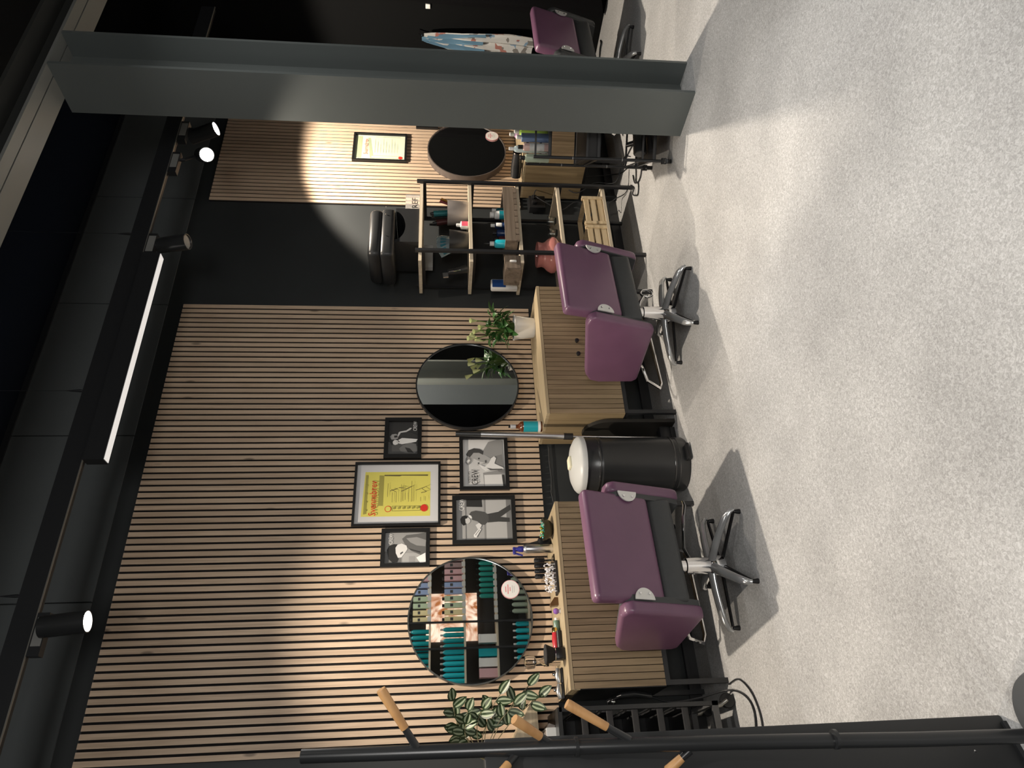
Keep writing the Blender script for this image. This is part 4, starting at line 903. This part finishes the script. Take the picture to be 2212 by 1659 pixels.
# ---------------------------------------------------------------- partition panel and coat stand, close to the camera
t = thing('partition_screen', 'chest-high black screen panel behind the coat stand', 'screen', (.156, -2.185, 0), R(17))
obj('panel', MB().rbox(-1.2, 0, -.012, .012, .0, 1.32, .006, 2), mat('screen_black', (.028, .029, .030), .5), t)
obj('foot', MB().box(-.30, -.02, -.02, .05, 0, .012), BLKMET, t)
for x, z in ((-.085, .12), (-.115, .42)): obj('screw', MB().lathe([(.0005, 0), (.0035, 0), (.003, .002), (.0005, .0025)], 10, M=Matrix.Translation((x, -.012, z)) @ Matrix.Rotation(R(90), 4, 'X')), CHROME, t)
t = thing('coat_stand', 'black metal coat stand with short wooden pegs, close to the camera', 'coat stand', (.118, -2.30, 0))
PT = [(-.0, 0, 0), (.003, .02, .5), (.010, .07, 1.1), (.022, .14, 1.746)]
obj('pole', MB().tube([(-.018, -.005, 0), (-.012, .01, .30), (.003, .035, .75), (.012, .075, 1.105), (.025, .144, 1.746)], [.0165, .0165, .0165, .0165, .0160], 24), BLKSAT, t)
for x, y, z in ((-.003, .013, .503), (.012, .077, 1.105)): obj('joint_ring', MB().tube([(x, y, z-.004), (x, y, z+.004)], .0215, 24), BLKSAT, t)
for (a, b) in [((.037, .106, 1.483), (.150, .050, 1.562)), ((.023, .085, 1.165), (.072, .030, 1.253)), ((.028, .054, .997), (.100, .028, 1.128)), ((-.012, .06, .846), (-.048, .08, .895)), ((.0, .09, 1.25), (-.06, .05, 1.31))]:
    A, B = Vector(a), Vector(b); m_ = A+(B-A)*.28
    pg = obj('peg_socket', MB().tube([A-(B-A)*.12, m_], [.010, .0085], 12), BLKSAT, t)
    obj('wooden_peg', MB().tube([m_, B-(B-A)*.04, B], [.0100, .0122, .0112], 16), PEGW, pg)
tag(obj('floor_disc', MB().lathe([(.001, 0), (.085, 0), (.088, .006), (.080, .020), (.001, .022)], 40, (.150, -2.355, 0)), mat('base_dark', (.05, .055, .06), .4)), 'dark grey round floor base just entering the frame under the coat stand', 'base')

# ---------------------------------------------------------------- product shelving behind the camera, seen in the mirrors
t = thing('product_shelving', 'tall wood and black metal product shelving reflected in the big mirror', 'shelving', (0, -5.0, 0))
PZ = [.10, .32, .73, 1.13, 1.56, 1.98]
for z in PZ: obj('shelf_board', MB().box(.9, 3.9, -.30, 0, z-.022, z), PALE, t)
for x in (.95, 1.35, 1.76, 2.07, 2.95, 3.85): obj('post', MB().box(x-.012, x+.012, .0, .024, 0, 2.2), BLKMET, t)
obj('back_panel', MB().box(.9, 3.9, -.33, -.31, 0, 2.2), mat('shelf_back', (.06, .062, .065), .6), t)
tgm = MB().box(-.030, .030, 0, .003, -.026, .020).mesh('price_tag', mat('tag_white', (.55, .55, .52), .5))
for z in (.73, 1.13, 1.56):
    for k in range(19): obj('price_tag', tgm, None, t, (2.12+.085*k, .001, z))
t = thing('backlit_poster', 'backlit photo poster of tousled hair between the product shelves', 'poster', (2.2, -5.28, 1.3))
pm = bpy.data.materials.new('lit_poster'); pm.use_nodes = True; nt = pm.node_tree; b_ = nt.nodes['Principled BSDF']
tc = nt.nodes.new('ShaderNodeTexCoord'); nn = nt.nodes.new('ShaderNodeTexNoise'); nn.inputs['Scale'].default_value = 3.2; nn.inputs['Distortion'].default_value = 3.0
cr = nt.nodes.new('ShaderNodeValToRGB'); cr.color_ramp.elements[0].position = .35; cr.color_ramp.elements[0].color = (.35, .12, .04, 1); cr.color_ramp.elements[1].position = .65; cr.color_ramp.elements[1].color = (.95, .75, .6, 1)
nt.links.new(tc.outputs['Object'], nn.inputs[0]); nt.links.new(nn.outputs[0], cr.inputs[0]); nt.links.new(cr.outputs[0], b_.inputs['Base Color']); nt.links.new(cr.outputs[0], b_.inputs['Emission Color']); b_.inputs['Emission Strength'].default_value = 1.1
obj('poster_sheet', MB().box(-.30, .30, -.004, 0, -.35, .30), pm, t)
SUR = [((.72, .62, .35), 'pale yellow'), ((.45, .55, .38), 'sage'), ((.28, .36, .55), 'powder blue'), ((.62, .38, .40), 'rose'), ((.34, .24, .24), 'mauve')]
SM = [mat('tube_%d' % i, c, .45) for i, (c, _) in enumerate(SUR)]
ORD = 'first second third fourth fifth sixth seventh eighth ninth tenth eleventh twelfth thirteenth fourteenth fifteenth sixteenth seventeenth eighteenth nineteenth twentieth'.split()
def shelf_row(z, x0, x1, step, h, kind, lab, grp):
    x = x0; proto = None; i = 0
    while x < x1:
        if kind == 'box':
            nm = SUR[(i//2) % 5][1]; r_ = thing('product_box', nm+' carton '+lab+', '+ORD[i]+' from the teal bottles', 'carton', (x, -5.06, z), group=grp+' '+nm)
            obj('carton', MB().box(-.030, .030, -.025, .025, 0, h), SM[(i//2) % 5], r_); obj('cap', MB().rbox(-.018, .018, -.014, .014, h, h+.03, .004), BLACK, r_)
            obj('print', MB().box(-.018, .018, .025, .0256, h*.55, h*.7), g(.05), r_)
        else:
            if proto is None:
                proto = thing('product_bottle', 'first '+lab, 'bottle', (x, -5.06, z), group=grp)
                body, cap_ = kind
                obj('body', MB().lathe([(.027, 0), (.028, .005), (.028, h*.86), (.018, h*.95), (.010, h)], 14), body, proto)
                obj('cap', MB().lathe([(.012, h), (.012, h+.028), (.008, h+.032)], 10), cap_, proto)
            else: dup(proto, (x, -5.06, z), label=ORD[i]+' '+lab)
        x += step; i += 1
shelf_row(1.13, 2.12, 3.7, .085, .24, 'box', 'at eye height', 'cartons at eye height')
shelf_row(1.56, 2.12, 3.7, .085, .20, 'box', 'above eye height', 'cartons above eye height')
TB = mat('teal_bottle', (.01, .24, .26), .25); TB2 = mat('bright_teal', (.02, .40, .46), .25); GRYC = mat('grey_cap', (.42, .42, .40), .4)
shelf_row(1.13, 1.40, 1.74, .066, .26, (TB2, GRYC), 'bright teal bottle from the mirror rim, middle reflected row', 'bright teal bottles')
shelf_row(1.13, 1.80, 2.05, .066, .26, (TB, GRYC), 'deep teal bottle from the bright ones, middle reflected row', 'deep teal bottles')
shelf_row(1.56, 1.00, 2.05, .07, .22, (TB, GRYC), 'deep teal bottle from the rim on the upper reflected shelf', 'upper teal bottles')
shelf_row(.73, 2.40, 2.9, .07, .20, (mat('green_tube', (.02, .22, .18), .35), BLACK), 'dark green bottle on the lower reflected shelf', 'lower green bottles')
shelf_row(.73, 3.0, 3.6, .07, .18, (MAUV, WHITE), 'brown bottle with white cap on the lower reflected shelf', 'lower brown bottles')
shelf_row(.32, 2.2, 3.0, .08, .20, (GRN, BLACK), 'sage bottle on the lowest reflected shelf', 'low sage bottles')
shelf_row(.32, 1.4, 2.05, .08, .17, (TB2, WHITE), 'bright teal bottle on the lowest reflected shelf', 'low teal bottles')
for k, (x, c) in enumerate([(1.48, SM[3]), (1.60, WHITE), (1.72, TB2), (1.88, WHITE)]):
    b = thing('gift_box', 'carton on the second reflected shelf in '+['rose', 'white, beside the rose one', 'bright teal', 'white, beside the deep teal bottles'][k], 'carton', (x, -5.1, .73)); obj('carton', MB().box(-.05, .05, -.05, .05, 0, .22), c, b)
    obj('lid', MB().box(-.052, .052, -.052, .052, .20, .222), c, b)
t = thing('wall_shelf_unit', 'dark counter behind the camera seen in the middle mirror', 'counter', (4.8, -5.6, 0))
obj('body', MB().box(-.5, .6, -.3, .3, 0, .95), BLKMET, t); obj('counter_top', MB().box(-.52, .62, -.32, .32, .95, .98), PALE, t)
t = thing('added_fill_box', 'wide black box added behind the camera to house the wall wash light', 'light box', (-.1, -6.26, 0))  # made-up housing, added around the fill light that washes the slats
obj('box_frame', MB().box(-1.15, 1.15, -.10, -.03, 1.60, 2.60), BLKMET, t)
obj('stand', MB().box(-.9, -.85, -.09, -.04, 0, 1.60).box(.85, .9, -.09, -.04, 0, 1.60), BLKMET, t)
